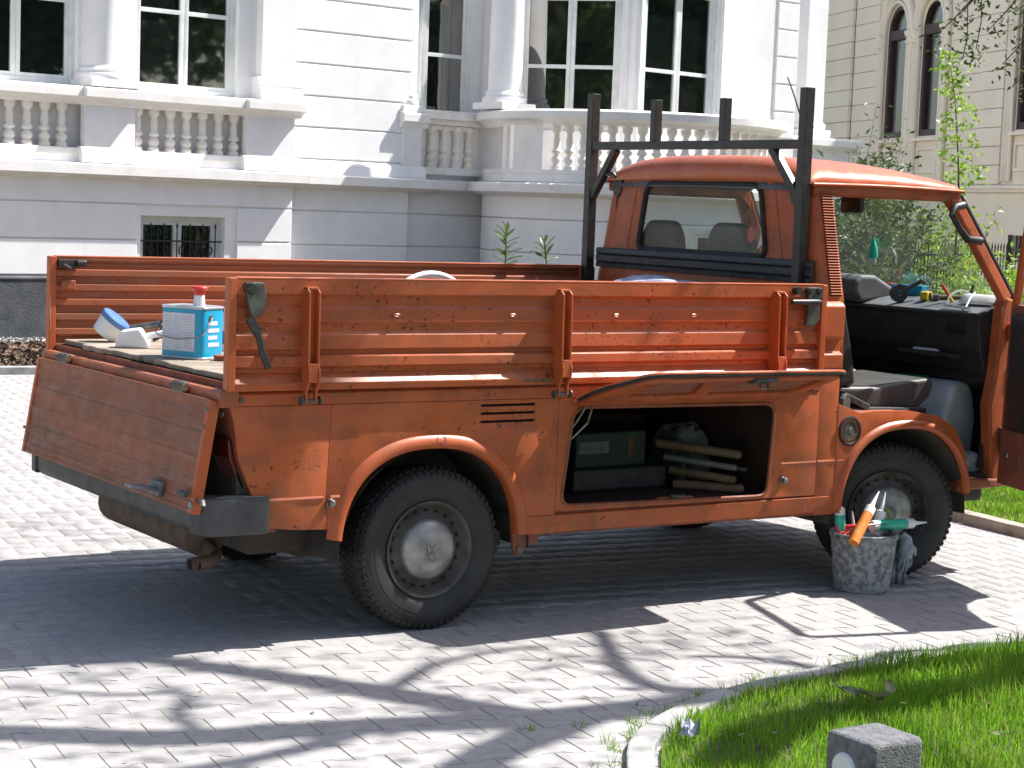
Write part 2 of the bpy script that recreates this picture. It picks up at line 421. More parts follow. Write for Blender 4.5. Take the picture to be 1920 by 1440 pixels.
# back kerb, in front of the planting bed
BK0 = Vector((1.8, 10.52))
paving = struct(MB().box(-9, 7.5, -9, 10.6, -.07, -.0026).build('paving', 'joint_sand'))
def paver_outline(g=.0035):
    L, Hh, a = .2, .07, .0115; pts = []
    h = L/2-g/2
    up = [(-h, Hh+a), (-.066, Hh+a), (-.034, Hh-a), (.034, Hh-a), (.066, Hh+a), (h, Hh+a)]
    top = [(x, y-g/2) for x, y in up]
    return top[::-1]+[(x, -y) for x, y in top]
po = paver_outline(); n = len(po); b_ = .004
def paver_geo():
    vs = [(x*.965, y*.955, 0.0) for x, y in po]+[(x, y, -.0035) for x, y in po]+[(x, y, -.05) for x, y in po]
    fs = [tuple(range(n))]+[(i, n+i, n+(i+1) % n, (i+1) % n) for i in range(n)]+[(n+i, 2*n+i, 2*n+(i+1) % n, n+(i+1) % n) for i in range(n)]
    return vs, fs
pv, pf = paver_geo()
pm = MB(); pm.v = pv; pm.f = pf; paver_me = pm.mesh('paver'); paver_me.materials.append(MATS['paver'])
cand = []
for iv in range(-30, 85):
    for iu in range(-24, 34):
        c = ea*((iu+.5*(iv % 2))*.2)+eb*(iv*.14); x, y = c
        if not (-4.2 < x < 6.2 and -4.4 < y < 10.6): continue
        if (c-BK0).dot(eb) > -.09: continue
        if inside(ISL_POLY_IN, x, y) or inside(FAR_POLY, x-.05, y): continue
        px_, py_, dp = proj((x, y, 0))
        if dp < 1 or not (-700 < px_ < 2500 and py_ < 1900): continue
        vis = -20 < px_ < 1940 and py_ < 1450
        hid = vis and (-.35 < x < 3.2 and .25 < y < 9 and 420 < px_ < 1780)
        cand.append((0 if vis and not hid else 1, dp, x, y))
cand.sort()
V = []; Q = []; pvn = np.array(pv)
RV = []
for i, (vis, dp, x, y) in enumerate(cand):
    rz = PA+random.gauss(0, .006); dz = max(-.0007, min(.0012, random.gauss(0, .0005)))
    if i < 300:
        o = link('paver', paver_me, None, paving, (x, y, dz), (random.gauss(0, .003), random.gauss(0, .003), rz))
    else:
        c, s_ = math.cos(rz), math.sin(rz)
        RV.append(np.stack([pvn[:, 0]*c-pvn[:, 1]*s_+x, pvn[:, 0]*s_+pvn[:, 1]*c+y, pvn[:, 2]+dz], 1))
def merged(name, blocks, faces):                                   # many copies of one small shape as one mesh
    nv = len(blocks[0]); VV = np.concatenate(blocks); sizes = [len(f) for f in faces]; base = np.concatenate([np.array(f) for f in faces])
    k = len(blocks); me = bpy.data.meshes.new(name); me.vertices.add(len(VV)); me.vertices.foreach_set('co', VV.astype(np.float32).ravel())
    idx = (base[None, :]+(np.arange(k)*nv)[:, None]).ravel().astype(np.int32); me.loops.add(len(idx)); me.loops.foreach_set('vertex_index', idx)
    st = np.concatenate([[0], np.cumsum(sizes)[:-1]]); starts = (st[None, :]+(np.arange(k)*len(base))[:, None]).ravel().astype(np.int32)
    me.polygons.add(len(starts)); me.polygons.foreach_set('loop_start', starts); me.update(calc_edges=True); return me
link('pavers', merged('pavers', RV, pf), 'paver', paving, kind='stuff')

def kerb_run(line, w, h, mat, root, seg=.6, depth=.12):
    # stones cut from a polyline
    d = [0]
    for a, b in zip(line, line[1:]): d.append(d[-1]+(b-a).length)
    inn = offs(line, w); k = 0; t = 0
    def at(L, s):
        for i in range(len(d)-1):
            if d[i+1] >= s:
                f = (s-d[i])/(d[i+1]-d[i]); return L[i].lerp(L[i+1], f)
        return L[-1]
    while t < d[-1]-.05:
        e = min(t+seg, d[-1]); ss = [t+.005+(e-t-.010)*j/5 for j in range(6)]
        mb = MB(); hh = h+random.gauss(0, .002)
        O = [at(line, s_) for s_ in ss]; I = [at(inn, s_) for s_ in ss]
        poly = [tuple(p) for p in O]+[tuple(p) for p in I[::-1]]
        mb.prism(poly, -depth, hh, 'z'); mb.build('kerb_stone', mat, root, bev=.007, seg=2); t = e
isk = struct(link('island_kerb', None)); fkk = struct(link('lawn_kerb', None)); bkk = struct(link('bed_kerb', None))
kerb_run([p for p in ISL if p.x < 8], .085, .022, 'kerb', isk)
kerb_run(FK, .10, .058, 'kerb_tan', fkk, .9)
kerb_run([BK0+ea*(.25*i) for i in range(40, -28, -1)], -.12, .07, 'kerb', bkk, .8)

# lawns
def lawn_sheet(name, poly, z):
    me = bpy.data.meshes.new(name); me.from_pydata([(x, y, z) for x, y in poly], [], [tuple(range(len(poly)))]); me.update()
    return struct(link(name, me, 'soil'))
lawn_sheet('island_soil', [(p[0], p[1]) for p in ISL_POLY_IN], .012)
fin = offs(FK, .10)
lawn_sheet('lawn_soil', [tuple(p) for p in offs(FK, .06)]+[(9, 9.4), (26, 9.0), (26, -.4)], .035)
def blades(name, poly, box, count, z, hmin, hmax, wid, mat, lean=.35):
    x0, x1, y0, y1 = box
    X = RNG.uniform(x0, x1, count); Y = RNG.uniform(y0, y1, count)
    keep = inside_np(poly, X, Y); X = X[keep]; Y = Y[keep]; N = len(X)
    patch = .75+.35*np.sin(X*5.1+1.3*np.sin(Y*4.3))*np.cos(Y*6.7+X*2)
    Hh = RNG.uniform(hmin, hmax, N)*patch; A = RNG.uniform(0, 2*PI, N); B = RNG.uniform(0, 2*PI, N); L = np.abs(RNG.normal(0, lean, N))*Hh
    wx = np.cos(A)*wid*RNG.uniform(.6, 1.3, N); wy = np.sin(A)*wid*RNG.uniform(.6, 1.3, N); lx = np.cos(B)*L; ly = np.sin(B)*L
    zz = np.full(N, z)
    v0 = np.stack([X-wx, Y-wy, zz], 1); v1 = np.stack([X+wx, Y+wy, zz], 1)
    v2 = np.stack([X+wx*.75+lx*.35, Y+wy*.75+ly*.35, zz+Hh*.6], 1); v3 = np.stack([X-wx*.75+lx*.35, Y-wy*.75+ly*.35, zz+Hh*.6], 1)
    v4 = np.stack([X+lx+wx*.12, Y+ly+wy*.12, zz+Hh], 1); v5 = np.stack([X+lx-wx*.12, Y+ly-wy*.12, zz+Hh], 1)
    VV = np.stack([v0, v1, v2, v3, v4, v5], 1).reshape(-1, 3); i = np.arange(N)*6
    QQ = np.concatenate([np.stack([i, i+1, i+2, i+3], 1), np.stack([i+3, i+2, i+4, i+5], 1)])
    me = np_mesh(name, VV, QQ); me.shade_smooth()
    o = link(name, me, mat, kind='stuff'); return o
gr = blades('island_grass', ISL_POLY_IN, (-1.2, 4.6, -4.2, -1.0), 150000, .012, .035, .095, .0021, 'grass')
tag(gr, 'bright green grass of the kerbed island around the concrete bollard', 'grass')
gr = blades('lawn_grass', [tuple(p) for p in fin]+[(9, 9.4), (26, 9.0), (26, -.4)], (3.9, 9.5, -.5, 6), 170000, .035, .03, .080, .004, 'grass_far')
tag(gr, 'sunlit lawn behind the tan kerb beyond the truck', 'grass')
# weeds in the joints at the kerb
VV = []; 
wl = [p for p in ISL if -.75 < p.x < 1.6]
tufts = [(p.x+random.gauss(-.015, .02), p.y+random.gauss(.02, .02)) for p in wl for _ in range(2) if random.random() < .6]+[(-.28, -1.33), (-.45, -1.30), (-.3, -1.52), (.05, -1.2), (-.5, -1.72)]
mb = MB()
for x, y in tufts:
    for _ in range(random.randint(4, 12)):
        a = random.uniform(0, 6.28); h = random.uniform(.015, .05); l = h*random.uniform(.2, .9); w = .0018
        bx, by = x+random.gauss(0, .012), y+random.gauss(0, .012)
        mb.add([(bx-w, by, 0), (bx+w, by, 0), (bx+math.cos(a)*l, by+math.sin(a)*l, h)], [(0, 1, 2)])
o = mb.build('joint_weeds', 'grass', flip=False); o['kind'] = 'stuff'; tag(o, 'small grass tufts in the paving joints along the curved kerb', 'weeds')
# planting bed by the villa
bedp = [tuple(BK0+ea*s_+eb*.1) for s_ in (-9, 9)]+[(15, 10.8), (15, 15.5), (-7, 13.2)]
me = bpy.data.meshes.new('planting_bed'); me.from_pydata([(x, y, .03) for x, y in bedp], [], [tuple(range(len(bedp)))]); struct(link('planting_bed', me, 'soil'))
def chips(name, mat, n, fn, size, z, label, cat):
    VV = []; QQ = []
    for i in range(n):
        x, y = fn(); c = Vector((x, y, z+random.uniform(0, size*.5))); a = Vector((random.gauss(0, 1), random.gauss(0, 1), random.gauss(0, .5))).normalized()*size*random.uniform(.5, 1.2)
        b = a.orthogonal().normalized()*size*random.uniform(.25, .6); b.rotate(Matrix.Rotation(random.uniform(0, 6), 3, a)); k = len(VV)
        VV += [tuple(c-a-b), tuple(c+a-b), tuple(c+a+b), tuple(c-a+b)]; QQ.append((k, k+1, k+2, k+3))
    o = link(name, np_mesh(name, VV, QQ), mat, kind='stuff'); tag(o, label, cat)
def bedpt():
    s_ = random.uniform(-4, 4); p = BK0+ea*s_+eb*random.uniform(.13, 3.0); return p.x, p.y
chips('bark_mulch', 'mulch', 9000, bedpt, .035, .03, 'brown bark mulch in the bed between kerb and dark plinth', 'mulch')
def grpt():
    p = Vector((2.97, 14.03))+Vector((math.cos(R(6)), math.sin(R(6))))*random.uniform(-5, 4)+Vector((math.sin(R(6)), -math.cos(R(6))))*random.uniform(.08, .45); return p.x, p.y
chips('gravel_strip', 'gravel', 4000, grpt, .022, .034, 'white gravel strip at the foot of the dark plinth', 'gravel')

# ================================================================== TRUCK  (x forward, y away from the camera, z up; near bed side at y=0)
T = thing('pickup_truck', 'worn orange pickup truck with dropped tailgate and open side locker', 'truck')
BW, XR, XF, ZB, ZT = 1.86, -.912, 1.93, .958, 1.365
def mir(mb):                               # mirrored about the truck's middle
    o = MB(); o.v = [(x, BW-y, z) for x, y, z in mb.v]; o.f = [f[::-1] for f in mb.f]; return o
def arch(cx, cz, rx, rz, a0, a1, n=22, e=2.35):
    out = []
    for i in range(n+1):
        a = R(a0+(a1-a0)*i/n); c, s_ = math.cos(a), math.sin(a)
        out.append((cx+rx*math.copysign(abs(c)**(2/e), c), cz+rz*math.copysign(abs(s_)**(2/e), s_)))
    return out
# ---- lower side skins
YS = .034
RA = (-.028, .33, .397, .392)
def far_copy(o):
    me = o.data.copy(); me.transform(Matrix(((1, 0, 0, 0), (0, -1, 0, BW), (0, 0, 1, 0), (0, 0, 0, 1)))); me.flip_normals()
    return link(o.name.split('.')[0], me, None, T)
rc = plate('rear_corner_panel', [(-.885, .899), (-.868, .85), (-.848, .71), (-.80, .60), (-.735, .455), (-.60, .44), (-.482, .435), (-.492, .545), (-.478, .899)], [], .008, 'orange', T, XZ(YS), .002)
arcp = arch(*RA, 168, 4)
slots = [rrect(.178, .436, z-.0075, z+.0075, .006, 2) for z in (.880, .848, .816)]
qp = plate('quarter_panel', [(-.473, .899), (-.487, .545), (-.477, .435)]+arcp+[(.382, .36), (.546, .357), (.546, .899)], slots, .008, 'orange', T, XZ(YS), .002)
lp = plate('locker_frame', [(.551, .899), (.551, .444), (1.938, .440), (1.938, .899)], [rpoly([(.572, .462), (1.665, .447), (1.690, .852), (.66, .862), (.618, .83)], .06, 5)], .010, 'orange', T, XZ(YS), .002)
pp = plate('pillar_panel', [(1.943, 1.0), (1.943, .349), (2.052, .349), (2.052, 1.0)], [], .008, 'orange', T, XZ(YS), .002)
FA = (2.482, .325, .392, .392)
fq = plate('front_quarter_panel', rpoly([(2.057, .93), (2.057, .349)], 0.0) [:0]+[(2.057, .835), (2.057, .355), (2.092, .352)]+arch(*FA, 176, 12)+[(2.878, .408), (2.898, .425), (2.868, .585), (2.795, .700), (2.685, .764), (2.48, .795), (2.28, .800), (2.185, .793)], [], .010, 'orange_clean', T, XZ(YS), .003)
MB().prism([(.386, .352), (2.055, .345), (2.055, .436), (.386, .440)], YS+.004, YS+.012).build('rocker_panel', 'orange_dark', T)
MB().prism([(YS+.004, .433), (YS-.010, .428), (YS-.010, .423), (YS-.004, .36), (YS+.02, .348), (YS+.02, .433)], .388, 2.05, 'x').build('sill', 'orange', T, smooth=50)
for o in (rc, qp, pp, fq): far_copy(o)
plate('far_side_panel', [(.551, .899), (.551, .36), (1.938, .36), (1.938, .899)], [], .008, 'orange', T, XZ(BW-YS), .002)
# swage line in short pressed lengths
for x0, x1 in ((-.80, -.50), (-.47, -.405), (1.735, 1.935), (1.945, 2.048), (2.062, 2.10)):
    z = .585 if x0 > 1 else .553
    MB().prism([(YS-.004, z+.012), (YS-.010, z), (YS-.004, z-.02)], x0, x1, 'x').build('swage', 'orange', T)
# side rail under the drop side
for f in (0, 1):
    mb = MB().prism([(YS-.010, .903), (YS-.010, .944), (YS-.002, .952), (YS+.05, .952), (YS+.05, .903)], XR+.022, 1.935, 'x')
    mb = mir(mb) if f else mb
    mb.build('side_rail', 'orange', T, smooth=30)
for x in (-.845, 1.90):
    MB().lathe([(0, .006), (.009, .005), (.011, 0)], 10, Matrix.Translation((x, YS-.010, .925)) @ Matrix.Rotation(PI/2, 4, 'X')).build('rivet', 'dark_steel', T)
# wheel arch flares
def flare(P, a0, a1, prof, name, wid=1):
    mb = MB(); A = arch(P[0], P[1], 1, 1, a0, a1, 40)
    def fn(u, v):
        k = min(int(u*40+.5), 40); i = int(v*(len(prof)-1)+.5); dr, yy = prof[i]
        cx, cz = A[k]; tap = 1
        return (P[0]+(cx-P[0])*(P[2]+dr), yy, P[1]+(cz-P[1])*(P[3]+dr))
    mb.grid(fn, 40, len(prof)-1); return mb
FL = [(.0, YS+.04), (-.004, YS), (.000, YS-.018), (.008, YS-.024), (.034, YS-.020), (.050, YS-.006), (.055, YS+.004)]
fl = flare(RA, 174, 3, FL, 'f'); fl.build('wheel_arch_flare', 'orange_clean', T, smooth=60); mir(fl).build('wheel_arch_flare', 'orange_clean', T, smooth=60)
FL2 = [(.0, YS+.04), (-.003, YS), (.003, YS-.022), (.016, YS-.028), (.032, YS-.018), (.040, YS-.003)]
fl = flare(FA, 176, 8, FL2, 'f'); fl.build('wheel_arch_flare', 'orange_clean', T, smooth=60); mir(fl).build('wheel_arch_flare', 'orange_clean', T, smooth=60)
for cx, P in ((0, RA), (2.46, FA)):
    for f in (0, 1):
        mb = MB().lathe([(.43, 0), (.43, .48), (0, .48)], 20, Matrix.Translation((cx, .03, .30)) @ Matrix.Rotation(-PI/2, 4, 'X'), PI, 2*PI)
        (mir(mb) if f else mb).build('wheel_well', 'underbody', T, smooth=40)
txt = text_mesh('1,3', .045, .0004); txt.transform(Matrix.Translation((-.01, YS-.0255, .735)) @ Matrix.Rotation(PI/2, 4, 'X'))
link('chalk_mark', txt, 'faint_ink', T)
# louvres behind the vents
for z in (.880, .848, .816):
    MB().prism([(YS+.010, z+.012), (YS-.004, z+.004), (YS-.004, z+.007), (YS+.012, z+.016)], .180, .434, 'x').build('vent_louvre', 'orange', T)
MB().box(.16, .45, YS+.012, YS+.02, .80, .895).build('vent_back', 'black_hole', T)
# jack studs, fuel filler
for x, z in ((-.474, .534), (1.743, .514)):
    M_ = Matrix.Translation((x, YS, z)) @ Matrix.Rotation(PI/2, 4, 'X')
    MB().lathe([(0, .040), (.008, .040), (.013, .036), (.014, .018), (.017, .016), (.017, 0)], 14, M_).build('jack_stud', 'steel', T, smooth=40)
M_ = Matrix.Translation((2.127, YS-.004, .716)) @ Matrix.Rotation(PI/2, 4, 'X')
fc = MB().lathe([(.068, .0), (.067, .010), (.058, .012), (.054, .004), (.048, -.004)], 32, M_).build('fuel_filler', 'rubber', T, smooth=50)
MB().lathe([(0, .013), (.010, .014), (.012, .009), (.040, .006), (.048, .002), (.050, -.004)], 28, M_).build('cap', 'dark_steel', fc, smooth=40)
MB().prism([(.043*math.cos(R(a)), .043*math.sin(R(a))) for a in range(195, 346, 10)], .0075, .0085, 'z', M_).build('cap_plate', 'steel', fc)
# ---- under floor
MB().box(-.68, 3.30, .30, BW-.30, .30, .43).build('floor_pan', 'underbody', T, bev=.02)  # box added so that light does not leak under the body
MB().box(.40, 1.98, .06, BW-.06, .345, .425).build('floor_pan', 'underbody', T)
MB().box(-.84, .50, .44, BW-.44, .43, .86).build('light_block', 'underbody', T)  # solid unseen core added inside the body to block light
MB().box(-.84, -.46, .06, BW-.06, .46, .86).build('tail_box', 'underbody', T)
MB().box(1.93, 2.06, .06, BW-.06, .43, .93).build('bulkhead', 'underbody', T)
MB().prism([(-.52, .36), (-.45, .27), (-.05, .25), (.05, .40), (-.05, .50), (-.5, .50)], .34, 1.0).build('fuel_tank', 'underbody', T, bev=.03)
# trailing arm and tow eye under the sill
mb = MB(); mb.bar((.36, .16, .33), (.06, .16, .30), .05, .06); mb.build('trailing_arm', 'underbody', T)
MB().prism([(.36, .365), (.50, .365), (.48, .318), (.43, .30), (.405, .275), (.375, .275), (.365, .31)], .045, .065).build('jacking_bracket', 'orange_dark', T, bev=.004)
MB().lathe([(.0, .012), (.014, .012), (.016, 0)], 12, Matrix.Translation((.39, .045, .297)) @ Matrix.Rotation(PI/2, 4, 'X')).build('bolt', 'rust', T)
# muffler and tail pipe
mb = MB().tube([(-.70, 1.55, .33), (-.70, 1.53, .33), (-.70, .62, .33), (-.70, .60, .33)], [.06, .088, .088, .06], 18); mb.build('muffler', 'rust', T, smooth=40)
MB().tube([(-.70, .62, .30), (-.70, .52, .27), (-.74, .47, .255), (-.84, .455, .25)], .026, 12, caps=False).build('tail_pipe', 'rust', T, smooth=50, solid=.003)
MB().tube([(-.835, .455, .25), (-.80, .456, .2502)], .022, 12).build('tail_pipe_bore', 'black_hole', T)
MB().prism([(-.80, .46), (-.60, .46), (-.60, .40), (-.78, .42)], .20, 1.66).build('rear_valance', 'orange_dark', T, bev=.01)
# ---- tail: panel, lamps, badge
rp = [(-.885, .90), (-.868, .85), (-.848, .71), (-.80, .60), (-.74, .46)]
MB().prism(rp+[(x+.02, z) for x, z in rp[::-1]], YS+.004, BW-YS-.004).build('rear_panel', 'orange_dark', T, smooth=40)
for f in (0, 1):
    mb = MB().prism([(-.862, .78), (-.845, .70), (-.805, .60), (-.82, .59), (-.87, .71), (-.878, .78)], .06, .20); mb = mir(mb) if f else mb
    tl = mb.build('tail_lamp', 'tail_red', T, bev=.006)
bd = text_mesh('ER D', .052, .002); bd.transform(Matrix.Translation((-.879, .155, .855)) @ Matrix.Rotation(R(-90), 4, 'Z') @ Matrix.Rotation(R(82), 4, 'X'))
link('badge', bd, 'badge', T)
# bumper
mb = MB().prism([(-.90, .425), (-.965, .43), (-.985, .455), (-.985, .535), (-.97, .558), (-.90, .565)], .12, BW-.12); mb.build('bumper', 'bumper_plastic', T, bev=.008)
for f in (0, 1):
    mb = MB().prism([(-.995, .125), (-.985, .05), (-.95, .012), (-.74, .002), (-.725, .012), (-.725, .06), (-.88, .09), (-.90, .125)], .435, .572, 'z'); mb = mir(mb) if f else mb
    cp = mb.build('bumper_end', 'bumper_plastic', T, bev=.012)
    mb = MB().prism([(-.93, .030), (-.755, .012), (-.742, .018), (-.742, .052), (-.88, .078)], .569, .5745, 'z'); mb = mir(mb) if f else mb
    mb.build('bumper_lit_top', 'bumper_cap', cp)  # light on the cap's top put into a paler sheet
# ---- bed
bf = MB().box(XR+.03, XF-.01, .05, BW-.05, .93, .985).build('bed_floor', 'orange_dark', T)
ys = [.052, .345, .64, .93, 1.22, 1.515, 1.808]
for i in range(6):
    x0 = XR+.045+random.uniform(-.015, .03)
    pts = [(x0+random.uniform(-.012, .014), ys[i]+.003+(ys[i+1]-ys[i]-.006)*j/6) for j in range(7)]
    MB().prism(pts+[(XF-.02, ys[i+1]-.003), (XF-.02, ys[i]+.003)], .986, 1.006+random.uniform(-.002, .003), 'z').build('plank', 'wood', bf, bev=.003)
MB().prism([(XR-.020, .90), (XR-.020, .952), (XR-.012, .960), (XR+.035, .960), (XR+.035, .985), (XR+.055, .985), (XR+.055, .90)], .02, BW-.02).build('rear_rail', 'orange_bed', T, smooth=30)
for y in (.34, 1.54):
    h = MB(); h.box(XR-.045, XR-.018, y-.05, y+.05, .925, .968); hg = h.build('hinge', 'dark_steel', T, bev=.006)
    MB().tube([(XR-.038, y-.062, .948), (XR-.038, y+.062, .948)], .013, 10).build('pin', 'rust', hg, smooth=40)
# profile of a drop side: (depth inwards from the outer face, height)
PR = [(0, ZT), (0, 1.312), (.004, 1.306), (.022, 1.300), (.023, 1.268), (.016, 1.255), (.014, 1.205), (.025, 1.200), (.026, 1.172), (.018, 1.158), (.014, 1.108),
      (.027, 1.102), (.028, 1.090), (.009, 1.080), (.007, 1.045), (.028, 1.038), (.030, 1.020), (.002, .988), (-.002, .984), (0, ZB+.006), (.004, ZB)]
inner = [(.038, ZB), (.038, .985), (.026, .990)]
for k_ in range(5):
    z0 = .995+.064*k_; inner += [(.025, z0+.006), (.025, z0+.024), (.040, z0+.030), (.040, z0+.055), (.027, z0+.061)]
inner += [(.026, 1.322), (.034, 1.326), (.034, 1.332), (.026, 1.337), (.026, 1.342), (.038, 1.350), (.038, ZT)]
def sideboard(f):
    mb = MB().prism(PR+inner, XR+.03, XF-.03, 'x')
    mb = mir(mb) if f else mb
    s_ = mb.build('side_board', 'orange_bed' if f else 'orange_side', T, smooth=25, bev=.0025, seg=1)
    for x0, x1 in ((XR, XR+.031), (XF-.031, XF)):
        e = MB().box(x0, x1, -.001, .041, ZB, ZT+.001); (mir(e) if f else e).build('end_post', 'orange_clean', s_, bev=.004)
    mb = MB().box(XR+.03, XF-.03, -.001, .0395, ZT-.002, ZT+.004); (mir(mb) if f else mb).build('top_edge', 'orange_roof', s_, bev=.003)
    for bx in (-.592, .525, 1.645):
        b = MB()
        pr = [(-.018, 1.335), (-.040, 1.318), (-.044, 1.10), (-.046, 1.06), (-.056, 1.03), (-.054, .995), (-.034, .955), (-.034, .918), (-.016, .912), (-.010, .955), (.001, .985), (.028, 1.05), (.028, 1.335)]
        for sx in (-1, 1):
            b.prism(pr, bx+sx*.020-.004, bx+sx*.020+.004, 'x')
        b.box(bx-.017, bx+.017, -.010, .004, 1.02, 1.33); b.box(bx-.024, bx+.024, -.022, .02, 1.326, 1.337)
        b.box(bx-.018, bx+.018, -.050, -.034, .99, 1.06)
        br = (mir(b) if f else b).build('bracket', 'orange_clean', s_, bev=.003)
        p = MB().tube([(bx-.042, -.022, .922), (bx+.042, -.022, .922)], .008, 8)
        for q in (-.040, .036): p.tube([(bx+q, -.022, .922), (bx+q+.006, -.022, .922)], .017, 12)
        (mir(p) if f else p).build('hinge_pin', 'dark_steel', br, smooth=40)
    if not f:
        for ex in (-.22, .30, .80, 1.20):
            e = MB(); e.tube([(ex+.013*math.cos(a), .012, 1.232+.0045*math.sin(a)) for a in [2*PI*i/12 for i in range(13)]], .004, 6); e.build('eyelet', 'orange_roof', s_)
    return s_
sb = sideboard(0); sf = sideboard(1)
rgx = random.Random(4)
for k_ in range(7):
    xx = .355+.018*k_+rgx.uniform(-.004, .004); MB().prism([(xx, .978+rgx.uniform(-.003, .003)), (xx+.008, .985+rgx.uniform(-.002, .003)), (xx+.019, .981+rgx.uniform(-.004, .003)), (xx+.016, .970), (xx+.005, .972)], -.0035, .0005).build('rust_hole', 'rust', sb)
# rear latch with lever
la = MB().prism(rpoly([(-.862, 1.352), (-.785, 1.352), (-.775, 1.30), (-.792, 1.232), (-.832, 1.225), (-.850, 1.29)], .012), -.022, .0); lt = la.build('latch', 'dark_steel', sb, bev=.004)
MB().lathe([(0, .012), (.018, .012), (.022, .004), (.022, 0)], 14, Matrix.Translation((-.838, -.022, 1.330)) @ Matrix.Rotation(PI/2, 4, 'X')).build('latch_bolt', 'black_paint', lt, smooth=40)
lv = MB(); lv.bar((-.848, -.03, 1.225), (-.812, -.036, 1.165), .030, .016, (0, 1, 0)); lv.tube([(-.818, -.038, 1.18), (-.795, -.04, 1.10), (-.772, -.042, 1.045)], [.012, .014, .013], 10); lv.build('lever', 'black_paint', lt, smooth=40)
# front latch
la = MB().prism(rpoly([(1.790, 1.355), (1.880, 1.355), (1.885, 1.318), (1.872, 1.295), (1.872, 1.215), (1.842, 1.185), (1.790, 1.190), (1.806, 1.225), (1.806, 1.30)], .014), -.020, .0); lt = la.build('latch', 'dark_steel', sb, bev=.004)
for x in (1.806, 1.858): MB().lathe([(0, .010), (.012, .009), (.016, 0)], 10, Matrix.Translation((x, -.020, 1.340)) @ Matrix.Rotation(PI/2, 4, 'X')).build('latch_bolt', 'black_paint', lt, smooth=40)
MB().tube([(1.70, -.030, 1.292), (1.84, -.030, 1.292), (1.865, -.028, 1.292)], [.012, .014, .010], 10).build('lever', 'black_paint', lt, smooth=40)
MB().tube([(1.738, -.002, 1.340), (1.738, -.034, 1.340)], .017, 12).build('rubber_stop', 'rubber', sb, smooth=40)
# far latch and plate seen from inside
la = MB(); la.box(XR+.035, XR+.13, BW-.062, BW-.036, 1.318, 1.352); la.tube([(XR+.11, BW-.07, 1.338), (XR+.15, BW-.075, 1.338)], .016, 10); la.tube([(XR+.05, BW-.066, 1.33), (XR+.07, BW-.08, 1.318), (XR+.09, BW-.066, 1.31)], .008, 8)
la.build('latch', 'black_paint', sf, bev=.004)
MB().box(XR+.05, XR+.115, BW-.052, BW-.036, 1.222, 1.262).build('strike_plate', 'orange_bed', sf, bev=.004)
# ---- tailgate, hanging
GX0, GZ0, GX1, GZ1 = -.956, .925, -1.022, .522
gd = Vector((GX1-GX0, 0, GZ1-GZ0)); GL = gd.length; gd.normalize(); gn = Vector((-gd.z*-1, 0, gd.x*-1)) ; gn = Vector((gd.z, 0, -gd.x)); 
if gn.x > 0: gn = -gn
GM = Matrix(((0, gd.x, gn.x, GX0), (1, 0, 0, 0), (0, gd.z, gn.z, GZ0), (0, 0, 0, 1)))      # (y, down, out)
gp = [(0, 0), (.022, 0), (.026, -.0025), (.044, -.0025), (.050, 0), (.066, 0), (.070, -.003), (.115, -.003), (.120, 0), (.150, 0), (.156, -.0032), (.200, -.0032), (.206, 0), (.236, 0), (.242, -.0032), (.286, -.0032), (.292, 0),
      (.318, 0), (.323, -.0032), (.338, -.0032), (.342, -.001), (.354, -.001), (.357, -.003), (.366, -.003), (.370, 0), (.382, 0), (.385, -.003), (.393, -.003), (.396, 0), (GL, 0)]
mb = MB(); k = len(gp)
poly = gp+[(GL, -.032), (0, -.032)]
def gpt(y, d, o_): return GM @ Vector((y, d, o_))
nn = len(poly); vs = [gpt(.065, d, o_) for d, o_ in poly]+[gpt(BW-.065, d, o_) for d, o_ in poly]
mb.add(vs, [tuple(range(nn)), tuple(range(2*nn-1, nn-1, -1))]+[(i, (i+1) % nn, nn+(i+1) % nn, nn+i) for i in range(nn)])
tg = mb.build('tailgate', 'orange_gate', T, smooth=25)
for y0, y1 in ((.036, .0645), (BW-.0645, BW-.036)):
    MB().box(y0, y1, -.002, GL+.002, -.036, .004, GM).build('end_post', 'orange_clean', tg, bev=.004)
MB().box(.066, BW-.066, -.004, -.0005, -.031, .0, GM).build('edge_strip', 'orange_roof', tg)
pk = MB().box(.30, .40, GL-.075, GL-.02, .002, .020, GM); pk.box(.31, .38, GL-.050, GL-.038, .018, .125, GM); pk.build('catch_hook', 'bumper_cap', tg, bev=.004)
MB().tube([gpt(.13, GL-.062, .006), gpt(.11, GL-.062, .028), gpt(.06, GL-.062, .022)], .010, 8).build('latch_pin', 'dark_steel', tg, smooth=40)
MB().tube([gpt(.045, GL-.05, -.015), gpt(-.005, GL-.05, -.015), gpt(-.012, GL-.035, -.015)], .010, 8).build('latch_pin', 'steel', tg, smooth=40)
MB().tube([gpt(BW-.04, GL-.10, -.01), gpt(BW+.015, GL-.10, -.01)], .007, 8).build('latch_pin', 'dark_steel', tg, smooth=40)
MB().lathe([(0, .003), (.012, .004), (.017, 0)], 14, GM @ Matrix.Translation((.05, GL-.028, .004))).build('end_bolt', 'steel', tg, smooth=40)
for d_ in (.03, .095): MB().lathe([(0, .002), (.009, .001), (.010, 0)], 12, GM @ Matrix.Translation((.05, d_, .004))).build('end_bolt', 'dark_steel', tg)
